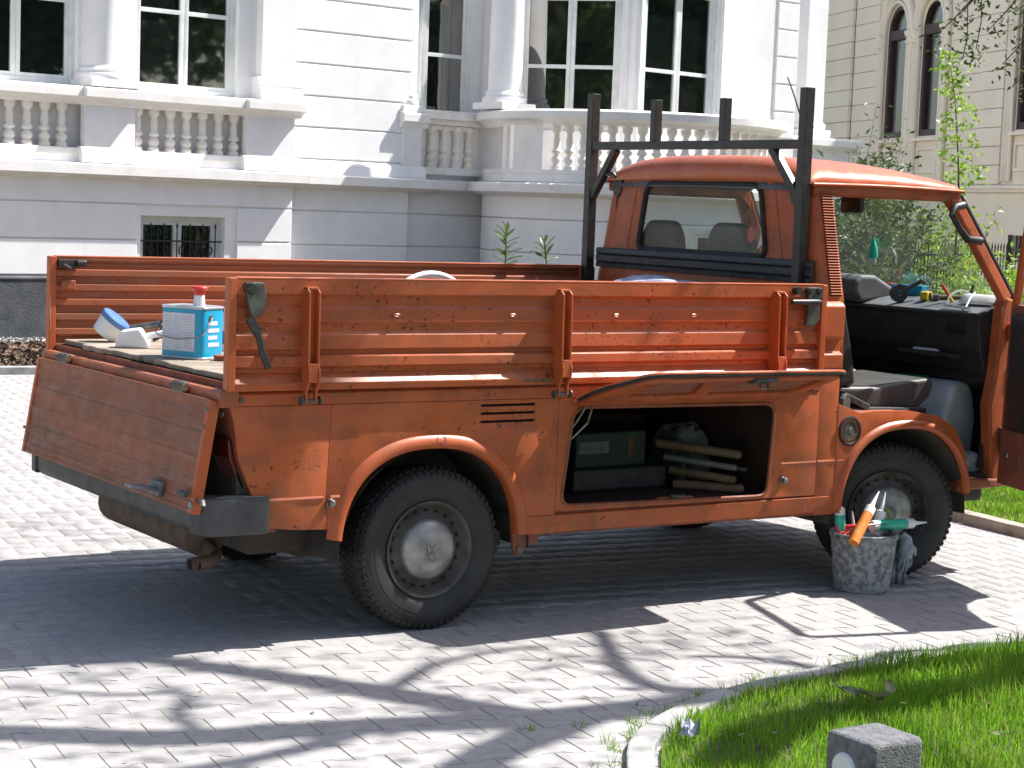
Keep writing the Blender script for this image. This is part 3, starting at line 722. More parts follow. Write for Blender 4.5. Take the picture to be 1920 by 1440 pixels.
# ---- wheels
def wheel(x, y0, side, steer=0):
    w = link('wheel', None, parent=T)
    k_ = .095 if side == 0 else -.095
    M = Matrix.Translation((x, y0+k_, .316)) @ Matrix.Rotation(steer, 4, 'Z') @ Matrix.Translation((0, -k_, 0)) @ Matrix.Rotation(PI/2*(1 if side == 0 else -1), 4, 'X')      # local z -> outwards
    if 'tyre' not in WM:
        WM['tyre'] = MB().lathe([(.178, -.150), (.205, -.176), (.262, -.186), (.300, -.178), (.3125, -.165), (.3165, -.13), (.3175, -.093), (.3165, -.055), (.3125, -.022), (.302, -.008), (.285, .002), (.262, .004), (.252, .003), (.250, .0045), (.224, .002), (.205, -.006), (.190, -.016), (.180, -.020)], 64).mesh('tyre', 35)
        tb = MB()
        for i in range(64):
            a = 2*PI*i/64
            for j, (z0, z1, r0) in enumerate(((-.036, -.010, .3085), (-.175, -.150, .3085), (-.068, -.042, .3165), (-.100, -.073, .3168), (-.132, -.105, .3165))):
                aa = a+(j % 2)*PI/64
                tb.box(r0-.006, r0+.0045, -.0085, .0085, z0, z1, Matrix.Rotation(aa, 4, 'Z'))
            tb.box(.290, .3035, -.009, .009, -.016, .0005, Matrix.Rotation(a, 4, 'Z'))
        WM['tread'] = tb.mesh('tread', flip=False)
        WM['rim'] = MB().lathe([(.179, -.150), (.172, -.14), (.160, -.10), (.158, -.060), (.165, -.045), (.172, -.030), (.180, -.018), (.190, -.012), (.192, -.008), (.188, -.005), (.180, -.010), (.174, -.022), (.165, -.040), (.152, -.052), (.138, -.046), (.118, -.034), (.10, -.030), (.0, -.030)], 56).mesh('rim', 40)
        WM['cap'] = MB().lathe([(.118, -.036), (.117, -.020), (.108, -.010), (.090, .002), (.066, .008), (.040, .008), (.036, .012), (.030, .012), (.026, .009), (0, .010)], 48).mesh('hubcap', 60)
        hm = MB()
        for i in range(20):
            a = 2*PI*i/20; hm.lathe([(0, .002), (.0095, .002), (.0095, 0)], 10, Matrix.Rotation(a, 4, 'Z') @ Matrix.Translation((.148, 0, -.0505)) @ Matrix.Rotation(R(-14), 4, 'Y'))
        WM['holes'] = hm.mesh('holes')
        lg = MB()
        lg.tube([(.034*math.cos(2*PI*i/28), .034*math.sin(2*PI*i/28), .0125) for i in range(29)], .0022, 5)
        for pts in ([(-.013, .026), (0, .004), (.013, .026)], [(-.024, .010), (-.012, -.022), (0, .000), (.012, -.022), (.024, .010)]):
            lg.tube([(a, b, .0115) for a, b in pts], .0022, 5)
        WM['emblem'] = lg.mesh('emblem', 40)
    ty = link('tyre', WM['tyre'], 'tyre_wall', w); ty.matrix_local = M @ Matrix.Rotation(random.uniform(0, 6), 4, 'Z')
    tr = link('tread', WM['tread'], 'rubber', w); tr.matrix_local = M; tr['kind'] = 'stuff'
    rm = link('rim', WM['rim'], 'rim_steel', w); rm.matrix_local = M
    hb = link('hubcap', WM['cap'], 'hubcap', w); hb.matrix_local = M
    hl = link('rim_holes', WM['holes'], 'black_hole', w, kind='stuff'); hl.matrix_local = M
    em = link('emblem', WM['emblem'], 'hubcap', w); em.matrix_local = M @ Matrix.Rotation(random.uniform(-.6, .6), 4, 'Z')
    return w
WM = {}
wheel(0, .070, 0); wheel(2.522, .105, 0, R(-25)); wheel(0, BW-.070, 1); wheel(2.522, BW-.105, 1, R(-25))
# ---- locker and its lid
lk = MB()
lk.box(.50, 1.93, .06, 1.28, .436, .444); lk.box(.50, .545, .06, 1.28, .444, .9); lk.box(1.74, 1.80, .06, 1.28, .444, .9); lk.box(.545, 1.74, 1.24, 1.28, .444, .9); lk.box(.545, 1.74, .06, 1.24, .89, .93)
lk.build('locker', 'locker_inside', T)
gk = MB(); rim = rpoly([(.572, .462), (1.665, .447), (1.690, .852), (.66, .862), (.618, .83)], .06, 5)
for f_ in (0,):
    gk.tube([(x, YS-.004, z) for x, z in rim+[rim[0]]], .009, 6)
gk.build('locker_seal', 'orange_dark', T, smooth=50)
MB().prism([(1.05, .447), (1.31, .445), (1.27, .466), (1.10, .468)], YS+.02, YS+.035).build('lock_striker', 'orange', T, bev=.004)
MB().tube([(1.15, YS+.015, .470), (1.20, YS+.0, .470), (1.22, YS+.015, .470)], .007, 6).build('striker_loop', 'dark_steel', T)
la_ = R(21)
LM = Matrix.Translation((0, YS-.008, .872)) @ Matrix(((1, 0, 0, 0), (0, -math.cos(la_), math.sin(la_), 0), (0, math.sin(la_), math.cos(la_), 0), (0, 0, 0, 1)))   # (x, out, up)
lo_ = rpoly([(.585, 0), (1.735, 0), (1.765, .405), (.700, .420), (.60, .21)], .075, 6)
lid = plate('locker_lid', lo_, [], .006, 'orange_roof', T, LM @ Matrix.Translation((0, 0, .010)), .002)
il = rpoly([(.605, .012), (1.715, .012), (1.735, .385), (.725, .395), (.635, .21)], .06, 6)
hl_ = [rpoly([(.76, .13), (1.12, .13), (1.03, .34), (.82, .34)], .03, 3), rpoly([(1.19, .13), (1.66, .13), (1.68, .34), (1.10, .34)], .03, 3)]
slots = [rrect(.68+.115*i, .75+.115*i, .035, .047, .005, 2) for i in range(9)]
plate('lid_frame', il, hl_+slots, .012, 'orange', lid, LM @ Matrix.Translation((0, 0, -.003)), .002)
plate('lid_inner', [(x, y) for x, y in il], [], .002, 'orange_dark', lid, LM @ Matrix.Translation((0, 0, .0045)))
mb = MB(); mb.tube([tuple(LM @ Vector((x, y, .003))) for x, y in rpoly([(.595, .01), (.595, .20), (.705, .412), (1.757, .398), (1.73, .01)], .06, 5)[5:-3]], .008, 6); mb.build('lid_gasket', 'rubber', lid, smooth=50)
mb = MB(); mb.box(1.25, 1.37, .335, .395, -.024, -.010, LM); mb.build('lid_lock', 'dark_steel', lid, bev=.004)
MB().tube([tuple(LM @ Vector(p)) for p in ((1.29, .36, -.022), (1.29, .365, -.045), (1.33, .365, -.045), (1.33, .36, -.022))], .006, 6).build('lock_hook', 'steel', lid)
MB().tube([(.665, YS-.03, .868), (.640, YS+.0, .80), (.600, YS+.03, .73), (.590, YS+.05, .69)], .005, 6).build('lid_stay', 'steel', T)
MB().tube([(.690, YS-.04, .870), (.675, YS-.03, .80), (.630, YS+.01, .735), (.600, YS+.05, .70)], .005, 6).build('lid_stay', 'steel', T)

# ---- cab
def yS(z): return .062+max(0, (z-1.30))/.50*.110 if z > 1.30 else .062-(.0 if z > 1.29 else .0)
def yR_(z): return .150+max(0, (z-1.30))/.53*.17
CX = 1.962
ow = [(yR_(.97), .965), (yR_(1.3), 1.30), (yR_(1.83), 1.835)]
wl = ow+[(BW-y, z) for y, z in ow[::-1]]
win = rpoly([(.445, 1.468), (BW-.445, 1.468), (BW-.505, 1.792), (.505, 1.792)], .055, 5)
plate('cab_rear_wall', wl, [win], .012, 'orange', T, YZ(CX), .002)
big = rpoly([(.33, 1.435), (BW-.33, 1.435), (BW-.415, 1.822), (.415, 1.822)], .06, 5)
plate('window_pressing', big, [rpoly([(.352, 1.45), (BW-.352, 1.45), (BW-.43, 1.808), (.43, 1.808)], .05, 5)], .004, 'orange', T, YZ(CX-.006), .003)
mb = MB(); mb.tube([(CX-.008, y, z) for y, z in win+[win[0]]], .015, 8); rs_ = mb.build('rear_window', 'rubber', T, smooth=60)
gl = plate('pane', rpoly([(.45, 1.473), (BW-.45, 1.473), (BW-.51, 1.787), (.51, 1.787)], .05, 5), [], .003, 'cab_glass', rs_, YZ(CX))
# sticker of a bird-like red and white shape stuck inside the pane
st = MB().prism([(.53, 1.50), (.50, 1.52), (.475, 1.57), (.485, 1.61), (.505, 1.585), (.515, 1.54)], CX+.006, CX+.008, 'x').build('sticker', 'plastic_white', rs_)
MB().prism([(.60, 1.545), (.575, 1.525), (.555, 1.55), (.555, 1.59), (.58, 1.605), (.60, 1.585)], CX+.006, CX+.008, 'x').build('sticker', 'red_plastic', rs_)
# black ribbed band across the wall
bb = MB(); pr = [(CX-.006, 1.365), (CX-.028, 1.368), (CX-.030, 1.385), (CX-.022, 1.390), (CX-.030, 1.398), (CX-.030, 1.425), (CX-.022, 1.431), (CX-.030, 1.438), (CX-.030, 1.452), (CX-.024, 1.463), (CX-.006, 1.465)]
bb.prism(pr, .125, BW-.125); bb.build('buffer_band', 'black_band', T, smooth=30)
# corners and B-pillars
ZL = [.965, 1.10, 1.28, 1.30, 1.40, 1.50, 1.60, 1.70, 1.78, 1.82]
def corner(u, v):
    z = ZL[min(int(u*(len(ZL)-1)+.5), len(ZL)-1)]; a, b = yR_(z), yS(z); t = v*7
    plan = [(CX, a), (CX+.002, a-(a-b)*.35), (CX+.010, a-(a-b)*.68), (CX+.026, a-(a-b)*.90), (CX+.045, b), (CX+.085, b-.001), (2.085+(1.30-z)*.05, b), (2.09+(1.30-z)*.05, b+.05)]
    x, y = plan[int(t+.5)]; return (x, y, z)
for f in (0, 1):
    mb = MB().grid(corner, len(ZL)-1, 7); (mir(mb) if f else mb).build('b_pillar', 'orange', T, smooth=45, solid=.004)
    # stepped lower flank
    pr = [(yS(1.28)+.01, 1.295), (.040, 1.285), (.026, 1.270), (.026, 1.135), (.032, 1.128), (.048, 1.122), (.048, 1.070), (.026, 1.058), (.026, .998), (.062, .998)]
    mb = MB().prism(pr, 1.936, 2.064, 'x'); (mir(mb) if f else mb).build('flank', 'orange_clean', T, smooth=30, bev=.004)
lv = MB().prism([(yS(1.315)-.0035, 1.315), (yS(1.775)-.0035, 1.775), (yS(1.775)+.004, 1.775), (yS(1.315)+.004, 1.315)], 2.006, 2.070, 'x').build('louvre', 'black_hole', T)
for i in range(38):
    z = 1.322+i*.0120; y = yS(z)
    MB().prism([(y-.003, z+.0062), (y-.0125, z+.001), (y-.0125, z-.001), (y-.003, z-.0012)], 2.004, 2.072, 'x').build('slat', 'orange_clean', lv)
# roof
def xf(y): v = (y-BW/2)/.775; return 2.972-.10*abs(v)**2.4
def roof(u, v):
    y = .155+v*(BW-.31); w = abs((y-BW/2)/.775); x0 = 1.938; x = x0+(u**1.25)*(xf(y)-x0)
    S = max(0, 1-w**4.2)**.55; rr = min(1, max(0, (x-x0)/.11)); Rr = math.sqrt(max(0, 1-(1-rr)**2)); t = max(0, (x-2.25)/.72)
    z = 1.803+.012*(1-w**2)+.118*S*Rr*(1-.72*t**2.2)
    return (x, y, z)
MB().grid(roof, 44, 40).build('roof', 'orange_roof', T, smooth=70, solid=.004)
MB().grid(lambda u, v: (lambda p: (p[0]*.985+.03, .18+(p[1]-.155)*(BW-.36)/(BW-.31), p[2]-.035))(roof(u*.98, v)), 12, 12).build('headliner', 'seat_grey', T, smooth=70)
for f in (0, 1):
    mb = MB().tube([(1.95, .152, 1.800)]+[(1.95+(2.885-1.95)*i/10, .152, 1.800+.006*math.sin(PI*i/10)) for i in range(1, 11)], .009, 8); (mir(mb) if f else mb).build('gutter', 'orange_clean', T, smooth=60)
    mb = MB().prism([(.160, 1.800), (.160, 1.760), (.172, 1.750), (.205, 1.752), (.205, 1.800)], 1.97, 2.872, 'x'); (mir(mb) if f else mb).build('roof_rail', 'orange', T, smooth=30, bev=.004)
    # A-pillar with seal
    a, b = Vector((2.838, .180, 1.778)), Vector((3.140, .085, 1.296))
    mb = MB().bar(a, b, .045, .062, (1, 0, .2)); (mir(mb) if f else mb).build('a_pillar', 'orange', T, bev=.010, seg=3)
    mb = MB().bar(a+Vector((.044, -.004, .006)), b+Vector((.044, -.004, .006)), .040, .020, (1, 0, .2)); (mir(mb) if f else mb).build('screen_seal', 'rubber', T, bev=.006)
    mb = MB().prism([(2.78, 1.762), (2.872, 1.762), (2.875, 1.68), (2.845, 1.715), (2.815, 1.742)], .165, .205); (mir(mb) if f else mb).build('corner_gusset', 'orange', T, bev=.006)
    mb = MB().prism([(3.085, .425), (3.19, .425), (3.19, 1.30), (3.12, 1.315), (3.095, 1.25), (3.075, .95), (3.045, .80), (3.055, .72)], .055, .125); (mir(mb) if f else mb).build('hinge_post', 'orange', T, bev=.012)
    mb = MB().prism([(2.85, .405), (3.20, .415), (3.20, .445), (2.87, .47), (2.86, .435)], .045, .24); (mir(mb) if f else mb).build('door_sill', 'orange_dark', T, bev=.01)
MB().box(3.145, 3.175, .0505, .054, .875, .985).build('hinge_slot', 'black_hole', T)
MB().box(3.105, 3.135, .040, .056, .62, .70).build('door_check', 'black_paint', T, bev=.006)
# windscreen and front
def wsf(u, v):
    y = .185+v*(BW-.37); w = (y-BW/2)/.775; tx = xf(y)-.02; bx = 3.335-.165*abs(w)**2.4; t = u
    return (tx+(bx-tx)*t+.012*math.sin(PI*t), y+(-.09*(1 if w < 0 else -1)*abs(w)*t), 1.785+(1.285-1.785)*t)
MB().grid(wsf, 10, 24).build('windscreen', 'screen_glass', T, smooth=80)
def nose(u, v):
    y = .05+v*(BW-.10); w = (y-BW/2)/.88; t = u
    return (3.352+.075*math.sin(PI*min(1, t*1.1)*.5)-.16*abs(w)**3, y, 1.285-(1.285-.42)*t)
MB().grid(nose, 12, 20).build('nose_panel', 'orange', T, smooth=80, solid=.005)
for y in (.36, BW-.36): MB().lathe([(0, .012), (.06, .010), (.088, 0), (.09, -.02)], 24, Matrix.Translation((3.412, y, .93)) @ Matrix.Rotation(PI/2, 4, 'Y')).build('headlight', 'can_lid', T, smooth=40)
# cab inside: floor, arches, dash, seats
MB().box(2.895, 3.36, .09, BW-.09, .455, .475).box(2.05, 2.893, .64, BW-.64, .455, .475).build('cab_floor', 'underbody', T)
for f in (0, 1):
    mb = MB().prism([(2.06, .475), (2.06, .800), (2.28, .792), (2.50, .788), (2.69, .755), (2.80, .69), (2.87, .57), (2.89, .475)]+arch(2.482, .325, .398, .40, 20, 158, 14), .046, .62); (mir(mb) if f else mb).build('inner_arch', 'orange_dark', T, bev=.015)
MB().prism([(3.004, 1.222), (3.010, 1.232), (3.12, 1.262), (3.32, 1.288), (3.34, 1.20), (3.34, .50), (3.30, .50), (3.28, .82), (3.12, .90), (3.11, .945), (3.07, .955), (3.035, 1.06), (3.015, 1.20)], .128, BW-.128).build('dashboard', 'dash', T, bev=.010)
MB().prism([(3.012, 1.2335), (3.12, 1.2640), (3.315, 1.2895), (3.315, 1.2865), (3.12, 1.261), (3.012, 1.2305)], .14, .905).build('dash_top', 'dash_lit_dust', T)  # pale sheet standing in for sun on the dusty dash
MB().box(3.02, 3.10, .25, .66, 1.005, 1.03).build('dash_shelf', 'dash', T, bev=.006)
for i in range(5): MB().box(3.012, 3.022, .22, .34, 1.125+i*.014, 1.131+i*.014).build('vent_slat', 'black_paint', T)
MB().prism([(3.05, .50), (3.30, .50), (3.30, .92), (3.11, .92)], .10, .126).build('kick_panel', 'seat_brown', T)
mb = MB().prism([(2.955, 1.285), (2.96, 1.345), (3.0, 1.378), (3.10, 1.375), (3.26, 1.30), (3.26, 1.255), (3.0, 1.235)], .915, 1.60); mb.build('instrument_hood', 'seat_grey', T, bev=.035, seg=5, smooth=80)
mb = MB(); M_ = Matrix.Translation((2.86, 1.38, 1.21)) @ Matrix.Rotation(R(-62), 4, 'Y')
mb.tube([tuple(M_ @ Vector((.205*math.cos(a), .205*math.sin(a), 0))) for a in [2*PI*i/32 for i in range(33)]], .014, 8)
for a in (.3, PI-.3): mb.tube([tuple(M_ @ Vector((.2*math.cos(a), .2*math.sin(a), 0))), tuple(M_ @ Vector((0, 0, -.03)))], .014, 6)
mb.tube([tuple(M_ @ Vector((0, 0, -.02))), tuple(M_ @ Vector((0, 0, -.30)))], .03, 8); mb.build('steering_wheel', 'dash', T, smooth=50)
def seat(y0, y1, hr, name='seat'):
    st = link(name, None, parent=T)
    MB().prism([(2.20, .80), (2.72, .78), (2.80, .84), (2.82, .905), (2.79, .925), (2.66, .915), (2.45, .89), (2.22, .895)], y0, y1).build('cushion', 'seat_cushion_lit', st, bev=.025, seg=3)
    MB().prism([(2.17, .88), (2.32, .90), (2.30, 1.02), (2.245, 1.22), (2.19, 1.385), (2.125, 1.415), (2.085, 1.39), (2.10, 1.15)], y0, y1).build('backrest', 'seat_brown', st, bev=.035, seg=3)
    for h in hr:
        pl = rpoly([(h-.165, 1.39), (h+.165, 1.39), (h+.14, 1.55), (h+.09, 1.615), (h-.09, 1.615), (h-.14, 1.55)], .06, 4)
        MB().prism(pl, 2.055, 2.125, 'x').build('headrest', 'dash', st, bev=.018, seg=3)
    return st
seat(.20, .66, []); seat(.68, 1.04, [.865]); seat(1.13, 1.66, [1.385], 'driver_seat')
MB().prism([(2.10, .76), (2.74, .74), (2.74, .79), (2.10, .81)], .16, 1.66).build('seat_base', 'dash', T, bev=.01)
mb = MB(); mb.bar((2.22, .19, .86), (2.36, .17, .80), .05, .03); mb.tube([(2.20, .16, .82), (2.21, .14, .82)], .05, 14); mb.build('seat_hinge', 'dark_steel', T, bev=.004)
# far door, shut
FY = BW-.045
plate('far_door', [(2.085, .43), (3.08, .43), (3.10, .80), (3.11, 1.27), (2.085, 1.27)], [], .05, 'orange', T, XZ(FY), .004)
mb = MB(); mb.tube([(2.10, BW-yS(1.27)-.005, 1.27), (2.075, BW-yS(1.76)-.005, 1.755), (2.80, BW-.185, 1.755), (3.08, BW-.08, 1.29)], .022, 6); mb.build('far_door_frame', 'orange_dark', T, smooth=50)
mb = MB().add([(2.10, BW-yS(1.27)-.006, 1.27), (2.075, BW-yS(1.76)-.006, 1.755), (2.80, BW-.186, 1.755), (3.08, BW-.08, 1.28)], [(0, 1, 2, 3)]); mb.build('far_door_glass', 'screen_glass', T)
# inside mirror, far mirror, antenna
mi = MB(); a = on(1577, 362, 0, 2.82); b = on(1612, 400, 0, 2.82)
mi.prism(rrect(b.y, a.y, b.z, a.z, .018, 3), 2.82, 2.85, 'x'); mr = mi.build('inside_mirror', 'black_paint', T, bev=.004)
MB().prism(rrect(b.y+.012, a.y-.012, b.z+.012, a.z-.012, .012, 3), 2.8195-.002, 2.8195, 'x').build('mirror_glass', 'mirror', mr)
MB().tube([(2.845, (a.y+b.y)/2-.02, a.z-.01), (2.86, (a.y+b.y)/2-.03, a.z+.03), (2.90, (a.y+b.y)/2-.03, 1.86)], .010, 6).build('mirror_stalk', 'black_paint', mr)
gm = MB().tube([on(1806, 385, 1, .115), on(1790, 388, 1, .09), on(1785, 402, 1, .08), on(1800, 430, 1, .08), on(1814, 449, 1, .08), on(1838, 452, 1, .09)], [.020, .019, .017, .015, .019, .021], 8)
gm.build('door_mirror_frame', 'black_paint', T, smooth=50)
MB().tube([(2.10, .405, 1.87), (2.10, .40, 1.98), (2.085, .405, 2.10), (2.06, .43, 2.20), (2.04, .46, 2.285)], [.006, .0045, .004, .0035, .003], 6).build('antenna', 'black_paint', T)
# ---- open door on its hinge, swung wide open, its window wound down
dr = link('open_door', None, parent=T, loc=(3.135, .045, 0), rot=(0, 0, R(70)))          # local -x runs along the door, +y is the inner face
dp = [(-.02, .44), (-.06, 1.28), (-1.04, 1.28), (-1.06, 1.10), (-1.05, .80), (-.90, .795), (-.72, .76), (-.60, .68), (-.53, .56), (-.50, .44)]
D = plate('door_panel', dp, [], .045, 'orange_dark', dr, XZ(0), .006)
plate('door_card', [(-.07, .70), (-.09, 1.24), (-.98, 1.24), (-.98, .86), (-.70, .82), (-.52, .70)], [], .008, 'dash', dr, XZ(.030), .003)
dfm = MB(); dfm.tube([(-.07, .012, 1.27), (-.335, .105, 1.755), (-.37, .112, 1.778), (-1.00, .112, 1.788), (-1.045, .105, 1.74), (-1.055, .01, 1.28)], .021, 8); dfm.build('window_frame', 'orange', dr, smooth=50)
MB().tube([(-.80, .036, 1.08), (-.80, .065, 1.08), (-.92, .065, 1.08), (-.92, .036, 1.08)], .012, 8).build('door_pull', 'black_paint', dr, smooth=50)
MB().lathe([(0, .012), (.012, .01), (.016, 0)], 10, Matrix.Translation((-.10, .024, .58)) @ Matrix.Rotation(-PI/2, 4, 'X')).build('hinge_bolt', 'steel', dr)
for z in (.62, 1.15):
    MB().tube([(-.005, -.005, z-.04), (-.005, -.005, z+.04)], .016, 10).build('hinge', 'orange_dark', dr, smooth=50)
# ---- ladder rack behind the cab
rk = link('ladder_rack', None, parent=T); RX = 1.925
for y, z in ((1.795, 2.238), (.190, 2.222)):
    MB().box(RX-.024, RX+.024, y-.024, y+.024, .985, z).build('post', 'black_paint', rk, bev=.003)
MB().box(RX-.02, RX+.02, .215, 1.77, 1.955, 1.995).build('cross_beam', 'black_paint', rk, bev=.003)
for y, z in ((1.272, 2.195), (.748, 2.190)):
    MB().box(RX-.021, RX+.021, y-.021, y+.021, 1.995, z).build('upright', 'black_paint', rk, bev=.003)
for y0, z0, y1, z1 in ((1.585, 1.958, 1.775, 1.72), (.405, 1.958, .212, 1.74)):
    MB().bar((RX, y0, z0), (RX, y1, z1), .036, .036, (1, 0, 0)).build('brace', 'black_paint', rk, bev=.003)
for s_, y, z in ((1, 1.60, 1.79), (-1, .262, 1.77)):
    ck = MB(); ck.tube([(RX+.0, y+s_*.085, z+.045), (RX+.01, y+s_*.02, z+.045), (RX+.03, y, z+.015)], .012, 8)
    ck.prism([(y+.042*math.cos(a)*(1+.12*math.sin(5*a)), z-.01+.055*math.sin(a)*(1+.1*math.cos(4*a))) for a in [2*PI*i/16 for i in range(16)]], RX+.022, RX+.040, 'x')
    ck.build('cab_clamp', 'black_paint', rk, bev=.004)
MB().tube([(RX+.045, 1.60, 1.78), (RX+.033, 1.61, 1.74), (RX+.031, 1.612, 1.66)], [.006, .004, .002], 6).build('paint_run', 'black_paint', rk)
for y in (1.795, .190): MB().box(RX+.0245, CX-.004, y-.02 if y > 1 else y-.02, y+.02, 1.0, 1.36).build('post_pad', 'black_paint', rk)

# ================================================================== WHITE VILLA (local x along the facade, -y towards the camera)
PHI = R(8)
VR = thing('villa', 'white stucco villa with balustraded balconies and dark stone plinth', 'villa', (2.97, 14.03, 0), PHI)
VI = (Matrix.Translation((2.97, 14.03, 0)) @ Matrix.Rotation(PHI, 4, 'Z')).inverted()
def vl(px_, d, py_=400):                     # photo column at a given depth -> villa plan coordinates
    p = VI @ deep(px_, py_, d); return Vector((p.x, p.y))
def course_run(parent, x0, x1, yf, levels, mat='white_course', gap=.016, depth=.05):
    for z0, z1 in zip(levels, levels[1:]):
        MB().box(x0, x1, yf, yf+depth, z0+gap/2, z1-gap/2).build('course', mat, parent, bev=.010, seg=2)
def moulding(prof, x0, x1, yf):              # prof: (out, z) closed towards the wall
    return MB().prism([(yf-o_, z) for o_, z in prof]+[(yf+.05, prof[-1][1]), (yf+.05, prof[0][1])], x0, x1, 'x')
CORN = [(.0, 1.775), (.02, 1.785), (.05, 1.80), (.09, 1.812), (.10, 1.826), (.185, 1.828), (.19, 1.832), (.19, 1.932), (.17, 1.945), (.02, 1.955)]
COPE = [(.0, 2.585), (.03, 2.60), (.045, 2.625), (.055, 2.635), (.10, 2.66), (.125, 2.665), (.13, 2.67), (.13, 2.755), (.11, 2.772), (.0, 2.785)]
BAL = [(.066, 0), (.066, .040), (.050, .046), (.046, .060), (.056, .075), (.066, .10), (.060, .125), (.036, .150), (.033, .162), (.058, .178), (.066, .192), (.060, .208), (.046, .218), (.042, .25), (.048, .30), (.040, .345), (.036, .375), (.044, .392), (.060, .410), (.064, .425), (.064, .470)]
bal_me = MB().lathe(BAL, 14).mesh('baluster', 50); bal_me.materials.append(MATS['cream_trim'])
def column(x, y, r, z0, z1, parent, a0=0, a1=2*PI, mat='white_wall'):
    c = MB(); c.box(x-r*1.32, x+r*1.32, y-r*1.32, y+r*1.32, z0, z0+.085)
    col = c.build('column', mat, parent, bev=.008)
    MB().lathe([(r*1.30, z0+.085), (r*1.33, z0+.11), (r*1.28, z0+.15), (r*1.12, z0+.16), (r*1.10, z0+.175), (r*1.18, z0+.20), (r*1.10, z0+.225), (r*1.02, z0+.235), (r, z0+.26), (r*.97, z0+1.0), (r*.93, z1)], 36, Matrix.Translation((x, y, 0))).build('shaft', mat, col, smooth=50)
def window(parent, x0, x1, z0, z1, y, M=None, bars=(), leaves=2, frame='frame_white', fw=.055, glass='window_glass', reveal=.0):
    M = M or Matrix.Identity(4)
    w = plate('window', [(x0, z0), (x1, z0), (x1, z1), (x0, z1)], [[(x0+fw, z0+fw), (x1-fw, z0+fw), (x1-fw, z1-fw), (x0+fw, z1-fw)]], .07, frame, parent, M @ XZ(y), .002)
    xs = [x0+fw+(x1-x0-2*fw)*i/leaves for i in range(leaves+1)]
    for a, b in zip(xs, xs[1:]):
        zs = [z0+fw]+[q for q in bars]+[z1-fw]; s_ = .052
        holes = [[(a+s_, p+(.045 if i == 0 else .022)), (b-s_, p+(.045 if i == 0 else .022)), (b-s_, q-(.022 if i < len(zs)-2 else .045)), (a+s_, q-(.022 if i < len(zs)-2 else .045))] for i, (p, q) in enumerate(zip(zs, zs[1:]))]
        plate('sash', [(a+.004, z0+fw+.003), (b-.004, z0+fw+.003), (b-.004, z1-fw-.003), (a+.004, z1-fw-.003)], holes, .05, frame, w, M @ XZ(y+.006), .002)
        for i, (p, q) in enumerate(zip(zs, zs[1:])):
            g = MB().box(a+s_-.01, b-s_+.01, y+.004, y+.010, p+.01, q-.01, M); g.build('pane', glass, w)
    return w
TOP = 5.3; TOPB = 4.72  # bow kept low, out of view, so it casts no shadow on the pier
# -- left bay
pl = MB().box(-9, 3.80, -.055, .3, -.2, .672).build('plinth', 'plinth', VR, bev=.01)
MB().prism([(-.075, .672), (-.075, .690), (.02, .715), (.3, .715), (.3, .672)], -9, 3.83, 'x').build('plinth_cap', 'plinth', pl)
for i in range(8): MB().box(-9+1.62*i, -9+1.62*i+1.605, -.066, -.05, .0, .665).build('plinth_slab', 'plinth', pl, bev=.006)
w0 = plate('lower_wall', [(-9, .70), (3.755, .70), (3.755, 2.06), (-9, 2.06)], [[(1.715, .74), (2.832, .74), (2.832, 1.395), (1.715, 1.395)]], .20, 'white_wall', VR, XZ(.125))
course_run(w0, -9, 1.655, -.004, [.715, 1.115, 1.518]); course_run(w0, 2.985, 3.755, -.004, [.715, 1.115, 1.518]); course_run(w0, -9, 3.755, -.004, [1.518, 1.79])
MB().box(1.66, 2.98, .21, .26, .72, 1.40).build('window_back', 'black_hole', VR)
window(VR, 1.715, 2.832, .735, 1.392, .175, bars=())
gr_ = link('window_grille', None, parent=VR)
for i in range(12):
    x = 1.80+i*.086
    MB().tube([(x, .09, .76), (x, .09, 1.20+.05*(i % 2)), (x, .09, 1.235+.05*(i % 2)), (x, .09, 1.27+.05*(i % 2))], [.007, .007, .014, .002], 6).build('grille_bar', 'iron', gr_)
for z in (.86, 1.10): MB().box(1.715, 2.832, .083, .097, z, z+.018).build('grille_rail', 'iron', gr_)
for i in range(5):
    x = 1.886+.172*i*1.15
    MB().tube([(x+.035*math.cos(a)*(1-t*.6), .088, 1.0+.06*math.sin(a)*(1-t*.5)) for t, a in [(j/16, 4*PI*j/16) for j in range(17)]], .005, 5).build('grille_scroll', 'iron', gr_)
moulding(CORN, -9, 3.875, .0).build('cornice', 'stone_trim', VR, smooth=30)
MB().box(-9, 3.80, -.02, .5, 1.95, 2.035).build('balcony_base', 'white_wall', VR, bev=.006)
wu = plate('upper_wall', [(-9, 2.03), (3.86, 2.03), (3.86, TOP), (-9, TOP)], [[(1.70, 2.80), (3.07, 2.80), (3.07, 4.75), (1.70, 4.75)], [(-.42, 2.80), (.98, 2.80), (.98, 4.75), (-.42, 4.75)], [(-2.6, 2.80), (-1.2, 2.80), (-1.2, 4.75), (-2.6, 4.75)]], .25, 'white_wall', VR, XZ(.315))
MB().box(-2.7, 3.2, .44, .50, 2.7, 4.9).build('window_back', 'black_hole', VR)
for x0, x1 in ((1.70, 3.07), (-.42, .98), (-2.6, -1.2)): window(VR, x0, x1, 2.80, 4.75, .30, bars=(3.72,))
bl = link('balustrade', None, parent=VR)
MB().box(-9, 3.72, -.045, .10, 2.033, 2.115).build('bottom_rail', 'stone_trim', bl, bev=.008)
MB().box(-9, 3.70, .155, .188, 2.03, 2.60).build('back_panel', 'white_wall', bl)
moulding(COPE, -9, 3.74, -.02).build('coping', 'stone_trim', bl, smooth=30)
MB().box(-9, 3.72, .035, .28, 2.60, 2.782).build('coping_back', 'stone_trim', bl)
